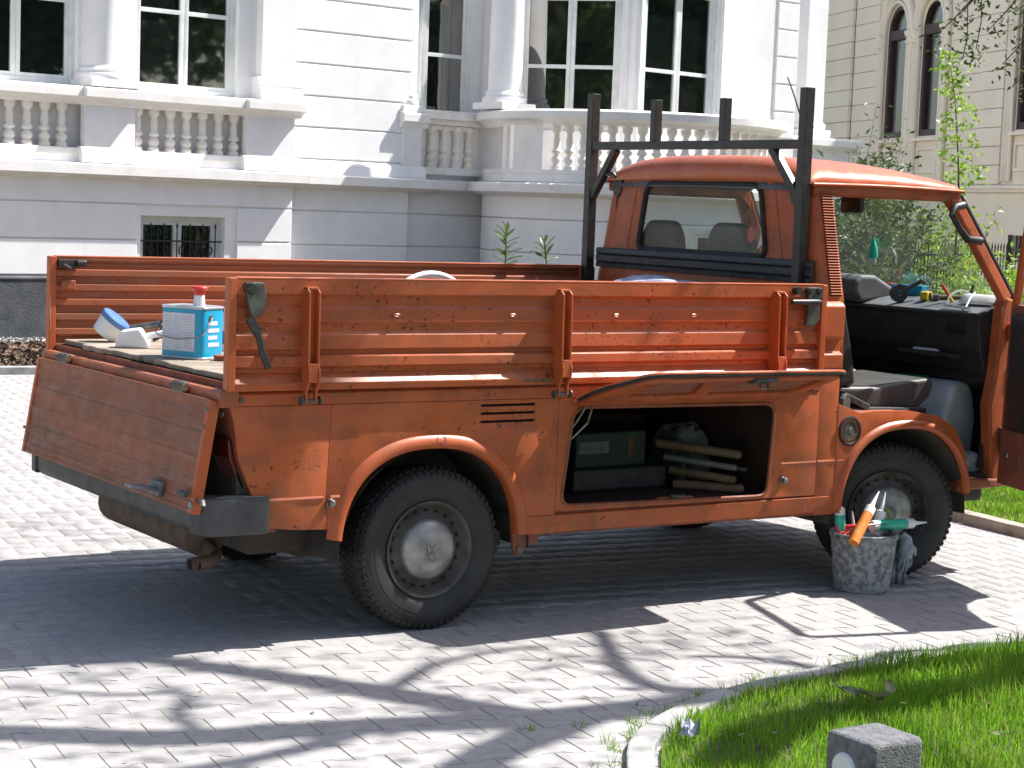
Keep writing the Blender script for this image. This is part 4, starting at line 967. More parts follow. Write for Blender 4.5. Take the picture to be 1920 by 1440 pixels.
for x0, x1 in ((.93, 1.555), (3.035, 3.70), (-1.25, -.62), (-3.4, -2.8)):
    pd = MB().box(x0, x1, -.085, .02, 2.10, 2.60).build('pedestal', 'white_wall', bl, bev=.006)
    MB().prism([(-.12, 1.958), (-.12, 2.06), (-.105, 2.085), (-.087, 2.13), (.0, 2.13), (.0, 1.958)], x0-.045, x1+.045, 'x').build('pedestal_base', 'white_wall', pd, smooth=40)
    moulding(COPE, x0-.055, x1+.075, -.088).build('pedestal_cap', 'stone_trim', pd, smooth=30)
for rng in (np.arange(1.650, 3.0, .2135), np.arange(-.53, .92, .2075), np.arange(-2.7, -1.3, .2075)):
    for x in rng: link('baluster', bal_me, None, bl, (float(x), .045, 2.117))
column(1.26, .13, .245, 2.786, TOP, VR); column(-.93, .13, .245, 2.786, TOP, VR)
pi_ = MB().box(3.315, 3.80, .07, .30, 3.05, TOP).build('pilaster', 'white_wall', VR, bev=.006)
MB().prism([(-.03, 2.786), (-.03, 2.90), (.0, 2.925), (.02, 2.945), (.01, 2.97), (.03, 3.0), (.07, 3.06), (.3, 3.06), (.3, 2.786)], 3.26, 3.86, 'x').build('pilaster_base', 'white_wall', pi_, smooth=40)
# -- rusticated pier
pw = MB().box(3.80, 5.64, .175, .60, -.2, TOP).build('pier', 'white_wall', VR)
course_run(pw, 3.86, 5.625, .150, [1.95+.0, 2.135, 2.514, 2.89, 3.277, 3.665, 4.05, 4.44, 4.83, TOP]); course_run(pw, 3.80, 5.64, .15, [.0, .70, 1.09, 1.505, 1.79])
moulding(CORN, 3.80, 5.83, .135).build('cornice', 'stone_trim', VR, smooth=30)
MB().prism([(.09, 1.955), (.09, 2.06), (.12, 2.10), (.18, 2.12), (.3, 2.12), (.3, 1.955)], 3.88, 5.86, 'x').build('pier_base', 'white_wall', pw, smooth=40)
pd = MB().box(5.50, 5.80, .125, .40, 2.10, 2.60).build('pedestal', 'white_wall', VR, bev=.006)
moulding([(o_*.6, z) for o_, z in COPE], 5.46, 5.88, .127).build('pedestal_cap', 'stone_trim', pd, smooth=30)
column(5.66, .29, .13, 2.786, 4.5, VR)
# -- link wall between the pier and the bow
BC = Vector((8.19, -1.22)); BR_ = 1.90; UPC = .065; COPB = [(o_, z+UPC) for o_, z in COPE]
lw = MB().box(5.64, 7.3, .40, .70, -.2, TOP-.0).build('link_wall', 'white_wall', VR)
course_run(lw, 5.66, 7.2, .37, [.0, .70, 1.09, 1.505, 1.79])
moulding(CORN, 5.83, 7.2, .34).build('cornice', 'stone_trim', VR, smooth=30)
b2 = link('balustrade', None, parent=VR)
MB().box(5.80, 7.10, .29, .43, 2.02, 2.115).build('bottom_rail', 'stone_trim', b2, bev=.008)
moulding(COPB, 5.80, 7.15, .33).build('coping', 'stone_trim', b2, smooth=30)
for i in range(5): link('baluster', bal_me, None, b2, (5.93+.21*i, .36, 2.117)).scale = (1, 1, 1.13)
window(VR, 5.93, 6.72, 2.60, 4.75, .37, bars=(3.55,), leaves=1)
# -- round bow
bw = link('bow', None, parent=VR)
BM = Matrix.Translation((BC.x, BC.y, 0)); A0, A1 = R(115), R(425)
levels = [-.2, .70, 1.09, 1.505, 1.79]
for z0, z1 in zip(levels, levels[1:]):
    MB().lathe([(BR_-.04, z0+.0), (BR_-.012, z0+.004), (BR_, z0+.014), (BR_, z1-.014), (BR_-.012, z1-.004), (BR_-.04, z1)], 60, BM, A0, A1).build('course', 'white_course', bw, smooth=30)
MB().lathe([(BR_-.05, -.2), (BR_-.05, 1.8)], 60, BM, A0, A1).build('bow_wall', 'white_wall', bw)
MB().lathe([(BR_-.1, 1.775)]+[(BR_+o_, z) for o_, z in CORN]+[(.2, 1.96)], 72, BM, A0, A1).build('cornice', 'stone_trim', bw, smooth=30)
MB().lathe([(BR_-.20, 1.96), (BR_+.0, 1.962), (BR_+.0, 2.06), (BR_+.01, 2.065), (BR_+.01, 2.115), (BR_-.16, 2.115), (BR_-.16, 1.96)], 72, BM, A0, A1).build('bottom_rail', 'stone_trim', bw, smooth=30)
MB().lathe([(BR_-.20, 2.60+UPC)]+[(BR_-.02+o_, z) for o_, z in COPB]+[(BR_-.22, 2.785+UPC), (BR_-.20, 2.60+UPC)], 72, BM, A0, A1).build('coping', 'stone_trim', bw, smooth=30)
nb = 31
for i in range(nb):
    a = R(196+(360+4-196)*i/(nb-1)); link('baluster', bal_me, None, bw, (BC.x+(BR_-.07)*math.cos(a), BC.y+(BR_-.07)*math.sin(a), 2.117)).scale = (1, 1, 1.13)
MB().lathe([(BR_-.17, 2.10), (BR_+.0, 2.10), (BR_+.0, 2.66), (BR_-.17, 2.66)], 8, BM, R(176), R(191)).build('bow_pedestal', 'stone_trim', bw, smooth=30)
# basement window in the bow
wa = R(258); WMx = Matrix.Translation((BC.x+(BR_+.004)*math.cos(wa), BC.y+(BR_+.004)*math.sin(wa), 0)) @ Matrix.Rotation(wa+PI/2, 4, 'Z')
window(VR, -.32, .32, .74, 1.46, .0, WMx); MB().box(-.34, .34, .04, .06, .70, 1.50, WMx).build('window_back', 'black_hole', VR)
# upper walls of the bow: facets with tall windows
pA = vl(938, 25.0); pZ = Vector((6.98, .45)); pB = vl(1178, 24.6); pC = vl(1400, 26.2); pD = vl(1478, 26.75)
def facet(a, b, wins, z0=1.96, z1=TOPB, wt=4.55, name='bow_facet'):
    d = b-a; L = d.length; M = Matrix.Translation((a.x, a.y, 0)) @ Matrix.Rotation(math.atan2(d.y, d.x), 4, 'Z')
    plate(name, [(0, z0), (L, z0), (L, z1), (0, z1)], [[(u0, 2.64), (u1, 2.64), (u1, wt), (u0, wt)] for u0, u1 in wins], .18, 'white_wall', VR, M @ XZ(.09))
    for u0, u1 in wins:
        window(VR, u0, u1, 2.64, wt, .08, M, bars=(3.46,)); MB().box(u0-.02, u1+.02, .15, .17, 2.6, wt+.05, M).build('window_back', 'black_hole', VR)
        MB().tube([tuple(M @ Vector(p)) for p in ((u0-.07, -.01, 1.97), (u0-.07, -.01, wt+.06), (u1+.07, -.01, wt+.06), (u1+.07, -.01, 1.97))], .035, 4).build('architrave', 'white_wall', VR)
def frac(a, b, px_):                         # where a photo column meets the facet
    d = (b-a); o_ = VI @ Vector(CAM); r_ = VI.to_3x3() @ Vector(ray(px_, 300)); den = r_.x*(-d.y)+d.x*r_.y
    t = ((a.x-o_.x)*(-d.y)+d.x*(a.y-o_.y))/den; P = Vector((o_.x+t*r_.x, o_.y+t*r_.y)); return (P-a).dot(d.normalized())
facet(pA, pB, [(frac(pA, pB, 966), frac(pA, pB, 1156))], z1=4.52, wt=4.40)
facet(pB, pC, [(frac(pB, pC, 1198), frac(pB, pC, 1336))])
facet(pC, pD, []); facet(pZ, pA, [], z1=4.45)
qd = (pD-pC).normalized()
for i in range(8):
    z0 = 1.98+.37*i; M = Matrix.Translation((pC.x, pC.y, 0)) @ Matrix.Rotation(math.atan2(qd.y, qd.x), 4, 'Z'); L = (pD-pC).length
    MB().box(L-.42, L+.012, -.02, .17, z0, z0+.352, M).build('quoin', 'white_course', VR, bev=.01)
def ringpt(px_, r_):                          # point of the bow circle (near side) under a photo column
    best = None
    for i in range(720):
        a = R(150+i/3); x, y = BC.x+r_*math.cos(a), BC.y+r_*math.sin(a); w_ = VI.inverted() @ Vector((x, y, 2.8)); q = proj(w_)
        if best is None or abs(q[0]-px_)+(0 if q[2] < 26.5 else 1e3) < best[0]: best = (abs(q[0]-px_)+(0 if q[2] < 26.5 else 1e3), x, y)
    return best[1], best[2]
x, y = ringpt(945, BR_-.12); column(x, y, .215, 2.852, 4.42, VR)
x, y = ringpt(1362, BR_-.10); column(x, y, .20, 2.852, TOPB, VR)
# -- porch pier at the right end
pq = VI @ on(1500, 243, 2, 2.80); X0 = 11.24; Y0 = -1.32
po_ = MB().box(X0, X0+1.30, Y0, Y0+1.6, -.2, 1.80).build('porch', 'white_wall', VR, bev=.006)
for z0, z1 in ((.0, .70), (.70, 1.09), (1.09, 1.505), (1.505, 1.79)): MB().box(X0-.02, X0+1.32, Y0-.02, Y0+.4, z0+.008, z1-.008).build('course', 'white_course', po_, bev=.01)
moulding(CORN, X0-.15, X0+1.47, Y0).build('cornice', 'stone_trim', po_, smooth=30)
MB().box(X0, X0+1.30, Y0+.02, Y0+1.6, 1.94, 2.62).build('porch_pedestal', 'white_wall', po_)
moulding(COPE, X0-.12, X0+1.42, Y0+.02).build('coping', 'stone_trim', po_, smooth=30)
MB().box(X0-.12, X0+1.42, Y0+.05, Y0+1.6, 2.60, 2.784).build('coping_back', 'stone_trim', po_)
MB().box(X0+.38, X0+.98, Y0+.10, Y0+.70, 2.786, 2.90).build('pier_base', 'white_wall', po_, bev=.02)
MB().box(X0+.43, X0+.93, Y0+.15, Y0+.65, 2.90, 3.0).build('pier_torus', 'white_wall', po_, bev=.04, seg=3)
MB().box(X0+.47, X0+.89, Y0+.19, Y0+.61, 3.0, TOP).build('pier_shaft', 'white_wall', po_, bev=.006)
MB().box(9.2, X0+1.3, .3, .8, -.2, TOP).build('side_wall', 'white_wall', VR)
# top: entablature and roof mass, above the picture
MB().box(-9.1, X0+1.3, .0, 8, TOP, TOP+.5).build('entablature', 'stone_trim', VR)
MB().box(-9.0, X0+1.2, .9, 8, 0, TOP).build('core', 'white_wall', VR)

# ================================================================== VEGETATION TOOLS
def leaf_mesh(name, C, size, aspect=.5, fold=.18, droop=0.0, jitter=.5, up=0.0):
    C = np.asarray(C, float); N = len(C); S = size*RNG.uniform(1-jitter, 1+jitter, N)[:, None]
    A = RNG.normal(size=(N, 3)); A[:, 2] = A[:, 2]*.6-droop; A /= np.linalg.norm(A, axis=1)[:, None]
    B = RNG.normal(size=(N, 3)); B[:, 2] *= (1-up); B -= A*(A*B).sum(1)[:, None]; B /= np.linalg.norm(B, axis=1)[:, None]; Nn = np.cross(A, B)
    t = C; v0 = t; v1 = t+A*S*.45+B*S*aspect*.5+Nn*S*fold; v2 = t+A*S; v3 = t+A*S*.45-B*S*aspect*.5+Nn*S*fold
    V = np.stack([v0, v1, v2, v3], 1).reshape(-1, 3); i = np.arange(N)*4
    return np_mesh(name, V, np.stack([i, i+1, i+2, i+3], 1))
def limbs(rng, start, d, L, r, depth, out, tips, spread=.55, split=(2, 3), gravity=0.0, seglen=4):
    pts = [Vector(start)]; rs = [r]; d = Vector(d).normalized()
    for i in range(seglen):
        d = (d+Vector((rng.gauss(0, .13), rng.gauss(0, .13), rng.gauss(0, .09)+gravity))).normalized()
        pts.append(pts[-1]+d*L/seglen); rs.append(r*(1-.42*(i+1)/seglen))
    out.append((pts, rs)); 
    if depth == 0: tips.append(pts); return
    for _ in range(rng.randint(*split)):
        k = rng.randint(max(1, seglen//2), seglen); nd = (d+Vector((rng.gauss(0, spread), rng.gauss(0, spread), rng.gauss(0, spread*.6)))).normalized()
        limbs(rng, pts[k], nd, L*rng.uniform(.6, .85), rs[k]*.72, depth-1, out, tips, spread, split, gravity, seglen)
def tree(name, label, base, H, crown_r, nleaf, lsize, mat, seed, group=None, crown_z=.62, trunk_r=.16, cat='tree', squash=.8, kind='blob'):
    rng = random.Random(seed); t = thing(name, label, cat, base, 0, group); out = []; tips = []
    trunk = [Vector((0, 0, -.1)), Vector((rng.gauss(0, .05), rng.gauss(0, .05), H*.2)), Vector((rng.gauss(0, .1), rng.gauss(0, .1), H*.42))]
    for _ in range(6):
        a = rng.uniform(0, 2*PI); limbs(rng, trunk[-1]*rng.uniform(.75, 1), (math.cos(a)*.8, math.sin(a)*.8, .9), H*.24, trunk_r*.5, 2, out, tips)
    mb = MB(); mb.tube(trunk, [trunk_r*1.25, trunk_r, trunk_r*.8], 10)
    for p, r_ in out: mb.tube(p, r_, 5, caps=False)
    mb.build('trunk', 'bark', t, smooth=60, flip=False)
    cl = [Vector((rng.gauss(0, .5), rng.gauss(0, .5), rng.gauss(0, .42))) for _ in range(46)]
    cl = [c if c.length < 1 else c.normalized()*rng.uniform(.75, 1) for c in cl]
    C = []
    per = nleaf//len(cl)
    for c in cl:
        cc = np.array([c.x*crown_r, c.y*crown_r, H*crown_z+c.z*crown_r*squash]); q = RNG.normal(size=(per, 3)); q /= np.linalg.norm(q, axis=1)[:, None]
        C.append(cc+q*(RNG.uniform(.3, 1, per)**.5)[:, None]*crown_r*rng.uniform(.16, .30))
    link('crown', leaf_mesh('crown', np.concatenate(C), lsize, .6), mat, t); return t

# ================================================================== CREAM VILLA beyond
P0 = deep(1700, 415, 38.0); P0.z = 0; CANG = R(68.6+180)
KR = thing('cream_villa', 'cream rendered villa with paired round-arched brown windows', 'villa', P0, CANG)
KI = (Matrix.Translation(P0) @ Matrix.Rotation(CANG, 4, 'Z')).inverted()
def kq(px_, py_, y=0.0):                      # photo pixel on the cream facade -> local (x, z)
    o_ = KI @ Vector(CAM); r_ = KI.to_3x3() @ Vector(ray(px_, py_)); t = (y-o_.y)/r_.y; p = o_+r_*t; return p.x, p.z
xL = kq(1598, 200)[0]; xR_ = kq(1843, 200)[0]; x1a = kq(1657, 200)[0]; x1b = kq(1697, 200)[0]; x2a = kq(1722, 200)[0]; x2b = kq(1762, 200)[0]
zs1 = kq(1660, 261)[1]; zc = kq(1850, 352)[1]; x3a = kq(1905, 200)[0]
zsill = kq(1740, 254)[1]; ztop = zsill+2.62; zspr = ztop-(x1b-x1a)/2
WW = x1b-x1a
def archloop(x0, x1, z0, zs, n=12): return [(x0, z0), (x1, z0)]+[((x0+x1)/2+(x1-x0)/2*math.cos(PI*i/n), zs+(x1-x0)/2*math.sin(PI*i/n)) for i in range(n+1)]
KT = 9.0
plate('wall', [(-26, -.2), (9.5, -.2), (9.5, KT), (-26, KT)], [archloop(x1a, x1b, zsill, zspr), archloop(x2a, x2b, zsill, zspr), archloop(x3a, x3a+WW, zsill, zspr), [(kq(1897, 450)[0], kq(1897, 492)[1]), (kq(1897, 450)[0]+1.2, kq(1897, 492)[1]), (kq(1897, 450)[0]+1.2, kq(1897, 441)[1]), (kq(1897, 450)[0], kq(1897, 441)[1])]], .3, 'villa_cream', KR, XZ(.17))
MB().box(-26, 9.5, .42, .46, -.2, KT).build('dark_rooms', 'black_hole', KR)
kc = link('coursing', None, parent=KR)
zl = [zc+.06+.335*i for i in range(19)]
def kcourse(x0, x1, yf, levels):
    for a, b in zip(levels, levels[1:]): MB().box(x0, x1, yf, yf+.08, a+.005, b-.005).build('course', 'villa_cream', kc, bev=.007, seg=1)
kcourse(-14, xL, -.10, zl); kcourse(xL+.02, x1a-.42, -.02, zl); kcourse(x2b+.42, xR_, -.02, zl); kcourse(xR_+.0, x3a-.42, -.06, zl)
kcourse(x1a-.42, x2b+.42, -.02, [z for z in zl if z > ztop+.42])
for x0, x1 in ((x1a, x1b), (x2a, x2b), (x3a, x3a+WW)):
    w = link('window', None, parent=KR); xm = (x0+x1)/2
    for off, rr in ((.07, .05), (.17, .05), (.27, .06)):
        MB().tube([(x0-off, -.03, zsill-.9 if off < .3 else zsill), (x0-off, -.03, zspr)]+[(xm-(WW/2+off)*math.cos(PI*i/14), -.03, zspr+(WW/2+off)*math.sin(PI*i/14)) for i in range(1, 14)]+[(x1+off, -.03, zspr), (x1+off, -.03, zsill-.9)], rr, 6).build('arch_moulding', 'villa_cream_trim', w, smooth=60)
    lo = archloop(x0, x1, zsill, zspr); 
    li = [(x0+.09, zsill+.12), (x1-.09, zsill+.12), (x1-.09, zspr-.12), (x0+.09, zspr-.12)]
    lu = [(x0+.09, zspr+.06), (x1-.09, zspr+.06)]+[(xm+(WW/2-.09)*math.cos(PI*i/10), zspr+.06+(WW/2-.13)*math.sin(PI*i/10)) for i in range(11)]
    plate('frame', lo, [li, lu], .10, 'frame_brown', w, XZ(.085), .004)
    plate('pane', archloop(x0+.03, x1-.03, zsill+.03, zspr), [], .01, 'window_glass', w, XZ(.115))
    MB().prism([(-.10, zsill-.10), (-.10, zsill-.04), (.2, zsill), (.2, zsill-.10)], x0-.05, x1+.05, 'x').build('sill', 'villa_cream_trim', w)
    fr = [(x0+.06, zsill-.22), (x1-.06, zsill-.22), (x1-.06, zsill-.72), (x0+.06, zsill-.72)]
    plate('apron_panel', fr, [[(x0+.11, zsill-.27), (x1-.11, zsill-.27), (x1-.11, zsill-.67), (x0+.11, zsill-.67)]], .05, 'villa_cream_trim', w, XZ(-.0), .004)
    for xx in (x0-.17, x1+.17): MB().lathe([(.09, 0), (.11, .05), (.08, .08), (.10, .14), (.13, .20), (.13, .24)], 12, Matrix.Translation((xx, -.04, zspr-.26))).build('capital', 'villa_cream_trim', w, smooth=40)
MB().prism([(0, zc-.10), (-.05, zc-.08), (-.06, zc-.03), (-.10, zc-.02), (-.10, zc+.03), (-.03, zc+.06), (.05, zc+.06), (.05, zc-.10)], -26, 9.5, 'x').build('string_course', 'villa_cream_trim', KR, smooth=30)
MB().prism([(.02, -.2), (-.12, -.2), (-.12, .70), (-.06, .78), (.02, .80)], -26, 9.5, 'x').build('base', 'villa_cream_trim', KR)
MB().box(-26, 9.5, .5, 10, -.2, KT).build('core', 'villa_cream', KR)
MB().box(-26.3, 9.8, -.4, 10, KT, KT+.3).build('eaves', 'villa_cream_trim', KR)
bwx, bwz = kq(1897, 466)
for i in range(8): MB().box(bwx+.1+.14*i, bwx+.12+.14*i, .02, .04, kq(1897, 492)[1], kq(1897, 441)[1]).build('window_bar', 'iron', KR)
# iron fence
fa = deep(1560, 465, 22.8); fb = deep(1893, 452, 26.5); fa.z = fb.z = 0; fd = (fb-fa); FLn = fd.length
FE = thing('iron_fence', 'dark iron picket fence between the truck and the cream villa', 'fence', fa, math.atan2(fd.y, fd.x))
pk_me = MB().tube([(0, 0, 0), (0, 0, 1.30), (0, 0, 1.33), (0, 0, 1.39)], [.009, .009, .013, .001], 5).mesh('picket'); pk_me.materials.append(MATS['iron'])
for i in range(int(FLn/.092)): link('picket', pk_me, None, FE, (.05+i*.092, 0, .02))
for z in (.25, 1.22): MB().box(0, FLn, -.012, .012, z, z+.03).build('rail', 'iron', FE)
MB().box(FLn, FLn+.06, -.03, .03, 0, 1.52).build('gate_post', 'iron', FE, bev=.008)
g2 = link('gate_wing', None, parent=FE)
for i in range(26): 
    o = link('picket', pk_me, None, FE, (FLn+.12+i*.10, .0, .02))
for z in (.25, 1.30): MB().box(FLn+.06, FLn+2.8, -.012, .012, z, z+.03).build('rail', 'iron', FE)
bpy.data.objects.remove(g2)

# ================================================================== PLANTS behind the truck
def shrub(name, label, px_, py_top, d, width, mat, nleaf, lsize, seed, cat='shrub', group=None, aspect=.35, stems=9, droop=0.0, open_=.5):
    rng = random.Random(seed); b = deep(px_, 415, d); b.z = .03; top = deep(px_, py_top, d).z; t = thing(name, label, cat, b, 0, group); out = []; tips = []
    for _ in range(stems):
        a = rng.uniform(0, 2*PI); s_ = Vector((rng.gauss(0, width*.12), rng.gauss(0, width*.12), 0))
        limbs(rng, s_, (math.cos(a)*open_, math.sin(a)*open_, 1.2), top*rng.uniform(.38, .58), .014, 2, out, tips, .5, (2, 3), -.01)
    zmax = max(p[-1].z for p, _ in out); k = top/max(.1, zmax)
    mb = MB(); P = []
    for p, r_ in out:
        p = [Vector((q.x*width/1.0*.6, q.y*width*.6, q.z*k)) for q in p]; mb.tube(p, r_, 4, caps=False)
        for q in p[1:]: P.append(q)
    mb.build('stems', 'bark', t, flip=False)
    P = np.array([tuple(q) for q in P]); C = P[RNG.integers(0, len(P), nleaf)]+RNG.normal(0, .07, (nleaf, 3)); C[:, 2] = np.maximum(C[:, 2], .05)
    link('crown', leaf_mesh('crown', C, lsize, aspect, droop=droop), mat, t); return t
shrub('olive_shrub', 'large olive-green shrub seen through the cab beside the white porch', 1632, 318, 20.5, 1.15, 'leaf_olive', 3800, .085, 1, stems=10)
shrub('olive_shrub', 'loose airy shrub with thin upright twigs rising above the cab roof', 1625, 205, 21.5, .7, 'leaf_tall', 1500, .07, 2, stems=5, open_=.15)
shrub('leafy_shrub', 'sparse dark-leaved shrub in front of the paired arched windows', 1690, 255, 23.0, .9, 'leaf_dark', 1300, .09, 3, stems=5, open_=.3)
shrub('leafy_bush', 'bright green bush behind the iron pickets under the sapling', 1760, 400, 25.5, 1.4, 'leaf_bright', 2600, .10, 4, stems=9)
shrub('leafy_bush', 'low yellow-green bush beside the iron gate post', 1912, 478, 24.5, 1.0, 'leaf_bright', 1500, .09, 5, stems=8)
shrub('leafy_bush', 'low bright bush at the foot of the iron fence', 1810, 500, 23.0, 1.6, 'leaf_bright', 1800, .09, 6, stems=8)
shrub('leafy_bush', 'dark low bush at the porch corner seen through the cab', 1605, 430, 19.5, .9, 'leaf_dark', 1800, .08, 8, stems=8)
# young maple with a straight stem and tiers of bright leaves
sp = deep(1790, 415, 23.5); sp.z = 0; SA = thing('maple_sapling', 'slender young maple with tiers of bright lime-green leaves', 'tree', sp)
toppx = deep(1768, 112, 23.5)
stem = [Vector((0, 0, 0)), Vector((.03, .0, 1.0)), Vector((.02, -.02, 2.0)), Vector((-.06, .03, 3.0)), Vector((-.13, .09, toppx.z-.1))]
MB().tube(catmull(stem, 4), [.022-.0011*i for i in range(17)], 6).build('trunk', 'bark', SA, smooth=60)
C = []
rng = random.Random(5); z = .9
cs = catmull(stem, 10)
while z < toppx.z:
    q = min(cs, key=lambda p: abs(p.z-z)); k = 5
    for j in range(k):
        a = rng.uniform(0, 2*PI); L = rng.uniform(.05, .30)*(1.0 if z < toppx.z-.5 else .6); 
        tip = Vector((q.x+math.cos(a)*L, q.y+math.sin(a)*L, z+rng.uniform(.0, .10)))
        for _ in range(15): C.append((tip.x+rng.gauss(0, .05), tip.y+rng.gauss(0, .05), tip.z+rng.gauss(0, .03)))
    z += rng.uniform(.11, .2)
link('crown', leaf_mesh('crown', C, .062, .55, .12, droop=.35), 'leaf_bright', SA)
# laurel shoots and young oleanders: every leaf its own piece
lf = MB(); lf.grid(lambda u, v: (u, (v-.5)*.30*math.sin(PI*min(1, u*1.02))**.8, .10*u-.16*u*u+abs(v-.5)*.10), 5, 2); leaf_me = lf.mesh('leaf', 60, flip=False); leaf_me.materials.append(MATS['leaf_laurel'])
lf = MB(); lf.grid(lambda u, v: (u, (v-.5)*.16*math.sin(PI*min(1, u*1.02))**.8, .12*u-.20*u*u+abs(v-.5)*.05), 5, 2); leaf2_me = lf.mesh('leaf', 60, flip=False); leaf2_me.materials.append(MATS['leaf_olive'])
def shoot(name, label, px_, py0, py1, d, n, L, me, seed, group=None, x_lean=0):
    rng = random.Random(seed); top = deep(px_, py0, d); base = Vector((top.x, top.y, 0)); t = thing(name, label, 'plant', base, 0, group)
    st_ = [Vector((0, 0, 0)), Vector((rng.gauss(0, .03), rng.gauss(0, .03), top.z*.5)), Vector((0, 0, top.z-L*.7))]; cs = catmull(st_, 8)
    MB().tube(cs, .007, 6).build('stem', 'leaf_laurel', t, smooth=60)
    z0 = deep(px_, py1, d).z-.15
    for i in range(n):
        f = i/(n-1); z = z0+(top.z-L*.7-z0)*f; q = min(cs, key=lambda p: abs(p.z-z)); a = i*2.4+rng.gauss(0, .3); s_ = L*rng.uniform(.75, 1.1)*(1-.35*f**4)
        e = R(12+55*f**3+rng.gauss(0, 9)); o = link('leaf', me, None, t, (q.x, q.y, z)); o.rotation_euler = (rng.gauss(0, .25), -e, a); o.scale = (s_, s_, s_)
shoot('laurel_shoot', 'tall laurel shoot with glossy leaves against the white bow', 950, 405, 500, 17.5, 26, .17, leaf_me, 1)
shoot('laurel_shoot', 'shorter laurel shoot beside the taller one against the white bow', 1022, 432, 500, 17.5, 16, .17, leaf_me, 2)
shoot('oleander', 'narrow-leaved young oleander seen through the cab, nearer the green bottle', 1628, 458, 530, 14.0, 22, .22, leaf2_me, 3)
shoot('oleander', 'narrow-leaved young oleander seen through the cab, behind the dash tools', 1688, 452, 530, 14.0, 22, .22, leaf2_me, 4)

# ================================================================== TREES round about
# the big tree on the right, out of the picture, whose limbs shade the paving: limbs stand where their shadows fall
def lift(px_, py_, h):
    g = on(px_, py_, 2, 0); return Vector((g.x-SUN.x*h, g.y-SUN.y*h, h))
ST = thing('shade_tree', 'bare-limbed tree whose branches throw the shadows on the paving', 'tree', (7.6, -2.7, 0))
stm = MB(); O = Vector((7.6, -2.7, 0)); fork = Vector((7.35, -2.55, 3.5))
stm.tube([O-O, Vector((-.03, .02, .6)), Vector((-.10, .07, 2.0)), fork-O], [.27, .20, .17, .15], 12)
SL = [([(1640, 1268, 6.0), (1420, 1300, 6.4), (1200, 1328, 6.8), (1000, 1347, 7.0), (850, 1354, 7.1), (640, 1364, 7.2), (330, 1383, 7.2), (0, 1374, 7.0), (-300, 1360, 6.8)], .095, .068),
      ([(1000, 1347, 7.0), (760, 1306, 7.4), (560, 1275, 7.7), (400, 1252, 8.0), (270, 1238, 8.2), (60, 1240, 8.4)], .075, .042),
      ([(1690, 1225, 5.4), (1480, 1290, 5.6), (1330, 1297, 5.8), (1230, 1288, 6.0), (1170, 1258, 6.2), (1140, 1215, 6.4), (1125, 1185, 6.6)], .046, .026),
      ([(1100, 1338, 6.9), (1010, 1378, 6.4), (940, 1405, 6.2), (860, 1450, 6.0), (760, 1520, 5.8)], .08, .06),
      ([(700, 1362, 7.2), (560, 1405, 7.4), (380, 1440, 7.6), (100, 1480, 7.7)], .045, .025),
      ([(720, 1300, 7.4), (800, 1252, 7.8), (900, 1226, 8.1), (1010, 1212, 8.3)], .026, .014),
      ([(400, 1384, 7.2), (330, 1340, 7.6), (345, 1300, 7.9), (200, 1303, 8.2), (0, 1288, 8.5)], .026, .016),
      ([(1960, 1280, 5.0), (1760, 1318, 5.0), (1560, 1350, 5.1), (1420, 1395, 5.2), (1340, 1470, 5.2)], .11, .085),
      ([(1700, 1320, 5.0), (1560, 1260, 5.4), (1420, 1235, 5.8), (1300, 1230, 6.1)], .026, .016),
      ([(1560, 1350, 5.1), (1700, 1420, 5.2), (1800, 1470, 5.3)], .035, .02)]
tw = random.Random(11); leafC = []
for pts, r0, r1 in SL:
    P = [lift(p[0], p[1], p[2]*.80)-O for p in pts]; cs = catmull(P, 5); n_ = len(cs)
    stm.tube(cs, [(r0+(r1-r0)*i/(n_-1))*1.25 for i in range(n_)], 7, caps=False)
    for i in range(3, n_):
        if tw.random() < .42:
            d = (cs[i]-cs[i-1]).normalized(); nd = (d+Vector((tw.gauss(0, .7), tw.gauss(0, .35)-.1, tw.gauss(0, .5)))).normalized(); L = tw.uniform(.35, .9)
            q = [cs[i], cs[i]+nd*L*.5+Vector((tw.gauss(0, .05), tw.gauss(0, .04), .02)), cs[i]+nd*L]
            stm.tube(q, [.008, .006, .003], 4, caps=False)
            for _ in range(9): leafC.append(tuple(q[2]+Vector((tw.gauss(0, .13), tw.gauss(0, .10), tw.gauss(0, .1)))))
for a_, b_2, r_ in ((fork, lift(1640, 1268, 4.8), .11), (fork, lift(1690, 1225, 4.32), .06), (fork, lift(1960, 1280, 4.0), .10)):
    mid = (a_+b_2)/2+Vector((.1, -.1, .12)); stm.tube(catmull([a_-O, mid-O, b_2-O], 4), r_*.9, 8, caps=False)
stm.build('trunk', 'bark', ST, smooth=60, flip=False)
# light clusters of young leaves giving the soft dapple behind the truck
for px_, py_, h in ((60, 985, 8.0), (150, 1000, 8.2), (230, 985, 8.4), (110, 965, 8.3), (200, 1015, 8.0), (1280, 1200, 7.2), (1420, 1215, 7.0), (1350, 1190, 7.4), (90, 1345, 8.2)):
    c = lift(px_, py_, h)-O
    for _ in range(16): leafC.append((c.x+tw.gauss(0, .22), c.y+tw.gauss(0, .10), c.z+tw.gauss(0, .10)))
link('crown', leaf_mesh('crown', leafC, .075, .55), 'leaf_bright', ST)
